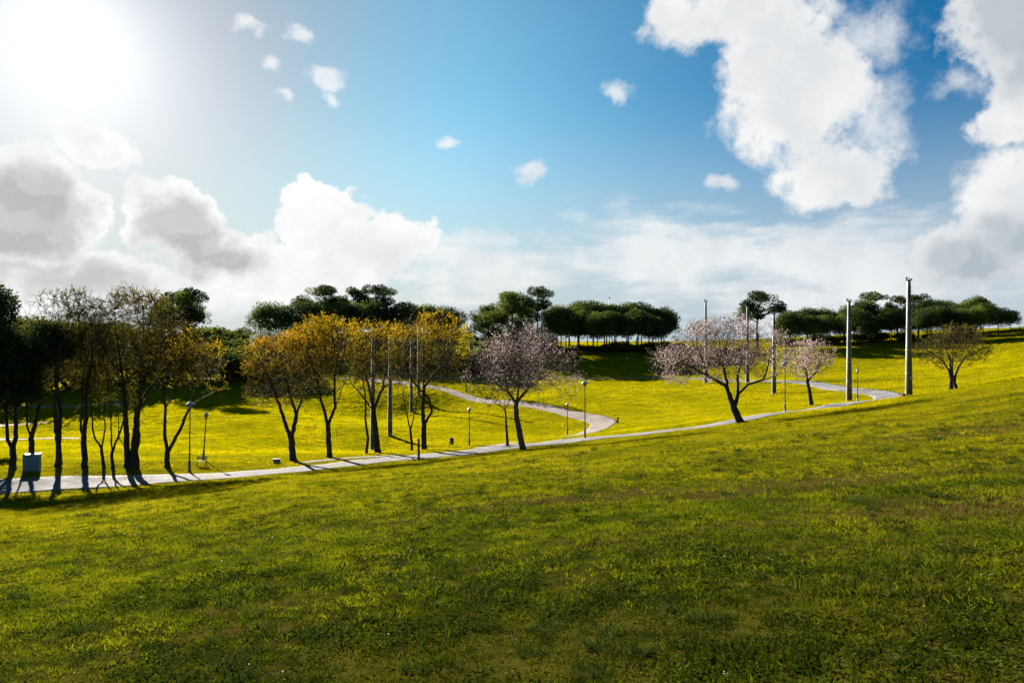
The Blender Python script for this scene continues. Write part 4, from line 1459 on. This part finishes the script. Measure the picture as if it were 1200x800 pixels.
def rosette(name, seed, n, h, size, mat):
    """broad little leaves held near level, as clover and plantain do"""
    r = np.random.default_rng(seed)
    P = np.c_[r.normal(0, .055, (n, 2)), r.uniform(.25, 1.0, n) * h]
    u = np.c_[np.cos(t := r.uniform(0, 6.28, n)), np.sin(t), r.normal(.12, .35, n)]
    u /= np.linalg.norm(u, axis=1)[:, None]
    w = np.cross(u, (0, 0, 1.0)) + r.normal(0, .2, (n, 3))
    w /= np.linalg.norm(w, axis=1)[:, None]
    s = size * r.uniform(.6, 1.4, n)[:, None]
    V = np.stack([P, P + u * s * .35 + w * s * .36, P + u * s * .8 + w * s * .3, P + u * s, P + u * s * .8 - w * s * .3, P + u * s * .35 - w * s * .36], 1).reshape(-1, 3)
    return bpy.data.objects.new(name, mesh(name, V, np.arange(n * 6).reshape(-1, 6), M[mat]))


def scatter(name, label, pts, protos):
    """one object: points on the ground that carry small plants (pts columns: x, y, size, kind)"""
    rng = np.random.default_rng(len(pts))
    z = height(pts[:, 0], pts[:, 1])
    me = bpy.data.meshes.new(name)
    me.vertices.add(len(pts))
    me.vertices.foreach_set('co', np.c_[pts[:, :2], z].astype(np.float32).ravel())
    for nm, tp, arr in (('size', 'FLOAT', pts[:, 2]), ('kind_index', 'INT', pts[:, 3]), ('turn', 'FLOAT', rng.uniform(0, 6.28, len(pts)))):
        at = me.attributes.new(nm, tp, 'POINT')
        at.data.foreach_set('value', arr.astype(np.int32 if tp == 'INT' else np.float32))
    me.update()
    o = link(name, me)
    tag(o, label, 'grass', kind='stuff')
    pc = bpy.data.collections.new(name + '_plants')
    for i, p in enumerate(protos):
        p.name = '%s_%02d' % (name, i)
        pc.objects.link(p)
    ng = bpy.data.node_groups.new(name, 'GeometryNodeTree')
    ng.interface.new_socket('Geometry', in_out='INPUT', socket_type='NodeSocketGeometry')
    ng.interface.new_socket('Geometry', in_out='OUTPUT', socket_type='NodeSocketGeometry')
    N, Lk = ng.nodes, ng.links
    gi, go = N.new('NodeGroupInput'), N.new('NodeGroupOutput')
    ci = N.new('GeometryNodeCollectionInfo')
    ci.inputs['Collection'].default_value = pc
    ci.inputs['Separate Children'].default_value = True
    ci.inputs['Reset Children'].default_value = True
    ip = N.new('GeometryNodeInstanceOnPoints')
    ip.inputs['Pick Instance'].default_value = True

    def attr(nm, tp):
        a = N.new('GeometryNodeInputNamedAttribute')
        a.data_type = tp
        a.inputs['Name'].default_value = nm
        return a.outputs['Attribute']
    cx = N.new('ShaderNodeCombineXYZ')
    Lk.new(attr('turn', 'FLOAT'), cx.inputs[2])
    Lk.new(gi.outputs[0], ip.inputs['Points'])
    Lk.new(ci.outputs[0], ip.inputs['Instance'])
    Lk.new(attr('kind_index', 'INT'), ip.inputs['Instance Index'])
    Lk.new(cx.outputs[0], ip.inputs['Rotation'])
    Lk.new(attr('size', 'FLOAT'), ip.inputs['Scale'])
    Lk.new(ip.outputs[0], go.inputs[0])
    md = o.modifiers.new('plants', 'NODES')
    md.node_group = ng
    return o


def vnoise(x, y, s, seed):
    """smooth value noise, 0..1"""
    r = np.random.default_rng(seed)
    T = r.random((128, 128))
    u, v = x / s + 500, y / s + 500
    i, j = np.floor(u).astype(int), np.floor(v).astype(int)
    f, g = u - i, v - j
    f, g = f * f * (3 - 2 * f), g * g * (3 - 2 * g)
    a = T[i % 128, j % 128] * (1 - f) + T[(i + 1) % 128, j % 128] * f
    b = T[i % 128, (j + 1) % 128] * (1 - f) + T[(i + 1) % 128, (j + 1) % 128] * f
    return a * (1 - g) + b * g


def sector(rng, r0, r1, dens, half=45.0):
    n = int(math.radians(half) * (r1 * r1 - r0 * r0) * dens)
    r = np.sqrt(rng.uniform(r0 * r0, r1 * r1, n))
    a = np.radians(rng.uniform(-half, half, n))
    return r * np.sin(a), r * np.cos(a)


def bare_mask(x, y):
    """worn strips where the turf is thin"""
    w = np.exp(-(((x - 4.2) / 5.0) ** 2 + ((y - 14.5 + .12 * x) / 1.1) ** 2)) + .8 * np.exp(-(((x - 16) / 5.0) ** 2 + ((y - 22) / 1.6) ** 2)) + .7 * np.exp(-(((x - 6.3) / 2.2) ** 2 + ((y - 9.2) / 1.0) ** 2))
    return w * (.35 + 1.2 * vnoise(x, y, .8, 3)) + 1.6 * np.clip(vnoise(x, y, 2.2, 4) * .6 + vnoise(x, y, .5, 5) * .4 - .66, 0, 1)


def grass():
    rng = np.random.default_rng(2024)
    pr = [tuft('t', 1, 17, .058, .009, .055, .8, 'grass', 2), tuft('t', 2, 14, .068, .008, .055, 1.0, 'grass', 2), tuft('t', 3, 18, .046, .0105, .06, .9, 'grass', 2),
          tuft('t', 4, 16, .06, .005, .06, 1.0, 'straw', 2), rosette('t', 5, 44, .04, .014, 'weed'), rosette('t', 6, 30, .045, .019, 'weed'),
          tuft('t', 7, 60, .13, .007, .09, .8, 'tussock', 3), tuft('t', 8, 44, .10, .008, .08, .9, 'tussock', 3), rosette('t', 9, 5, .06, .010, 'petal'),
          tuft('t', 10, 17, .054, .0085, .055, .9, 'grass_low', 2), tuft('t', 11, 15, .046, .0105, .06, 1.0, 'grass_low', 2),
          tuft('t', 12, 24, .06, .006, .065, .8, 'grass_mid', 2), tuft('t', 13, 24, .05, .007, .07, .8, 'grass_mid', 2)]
    out = []
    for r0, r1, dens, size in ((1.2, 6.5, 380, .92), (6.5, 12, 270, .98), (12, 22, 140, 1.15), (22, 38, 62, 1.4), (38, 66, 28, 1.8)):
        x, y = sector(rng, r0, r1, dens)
        m = bare_mask(x, y)
        keep = rng.random(len(x)) > m * .72
        if r1 < 30:                              # clumps with dark earth between them
            keep &= rng.random(len(x)) < .22 + 1.25 * vnoise(x, y, .2, 31) * (.45 + .8 * vnoise(x, y, .75, 32))
        x, y, m = x[keep], y[keep], m[keep]
        weed = np.clip((vnoise(x, y, 1.1, 8) * .45 + vnoise(x, y, .3, 9) * .55 - .50) * 2.4, 0.06, .6) * np.clip(1.2 - np.hypot(x, y) / 28, .06, 1)
        u = rng.random(len(x))
        kind = np.where(u < weed, rng.choice([4, 5], len(x)), rng.choice([0, 1, 2], len(x)))
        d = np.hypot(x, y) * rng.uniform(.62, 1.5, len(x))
        kind = np.where((kind < 3) & (d < 8.5), rng.choice([9, 10], len(x)), kind)  # nearest tufts take the copy with painted vignette darkening
        kind = np.where((kind < 3) & (d > 21), rng.choice([11, 12], len(x)), kind)  # farther tufts take the copy with brighter light in its colour
        kind = np.where(rng.random(len(x)) < np.clip(.03 + m * .9, 0, .6), 3, kind)
        kind = np.where(rng.random(len(x)) < .002, 8, kind)
        s = size * rng.uniform(.7, 1.35, len(x)) * (.62 + .85 * vnoise(x, y, .55, 11))
        out.append(np.c_[x, y, s, kind])
    # dark tussocks stand in loose companies
    x, y = sector(rng, 2.0, 44, 3.4)
    k = rng.random(len(x)) < np.clip((vnoise(x, y, 2.6, 21) - .52) * 2.4, .02, 1) * np.clip(1.3 - np.hypot(x, y) / 40, .2, 1)
    x, y = x[k], y[k]
    out.append(np.c_[x, y, rng.uniform(.45, 1.05, len(x)) * (1 + np.hypot(x, y) / 60), rng.choice([6, 7], len(x))])
    P = np.vstack(out)
    P = P[path_clear(P[:, 0], P[:, 1]) > rng.uniform(-.32, .12, len(P)) + .02 * P[:, 2]]
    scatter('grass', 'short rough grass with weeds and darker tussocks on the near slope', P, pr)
    far = [tuft('t', 31, 26, .085, .016, .22, .7, 'grass_far', 2), tuft('t', 32, 26, .07, .018, .22, .8, 'grass_far', 2), tuft('t', 33, 24, .10, .014, .2, .8, 'grass_far', 2)]
    out = []
    for r0, r1, dens, size in ((58, 100, 5.0, 1.5), (100, 150, 2.2, 2.1), (150, 215, 1.1, 2.8)):
        x, y = sector(rng, r0, r1, dens, 43)
        out.append(np.c_[x, y, size * rng.uniform(.7, 1.3, len(x)), rng.choice([0, 1, 2], len(x))])
    P = np.vstack(out)
    P = P[path_clear(P[:, 0], P[:, 1]) > rng.uniform(-.15, .3, len(P))]
    scatter('lawn_grass', 'fine sunlit grass covering the valley and the far slope', P, far)


grass()


def fallen_leaves():
    """last year's leaves under the golden trees and blown on to the path"""
    rng = np.random.default_rng(7)
    pts = []
    for px, Y, k in ((344, 56.2, 260), (386, 58.6, 260), (443, 63, 220), (497, 66, 260), (196, 48.5, 160), (150, 47.5, 160)):
        c = on_ground(px, Y)
        pts.append(np.c_[c.x + rng.normal(0, 3.0, k) + .8, c.y + rng.normal(0, 2.6, k) - 1.5])
    P = np.vstack(pts)
    n = len(P)
    z = height(P[:, 0], P[:, 1]) + np.where(path_clear(P[:, 0], P[:, 1]) > 0, .05, .075)
    V, Q = leaves(rng, np.c_[P, z], .11, .7, 0, grow_dir=np.c_[rng.normal(0, 1, (n, 2)), rng.normal(0, .1, n)])
    V[:, 2] = np.maximum(V[:, 2], np.repeat(z, 4) - .02)
    o = link('fallen_leaves', mesh('fallen_leaves', V, Q, M['leaf_amber']))
    tag(o, 'dry yellow leaves fallen on the grass and path under the golden trees', 'leaves', kind='stuff')


fallen_leaves()
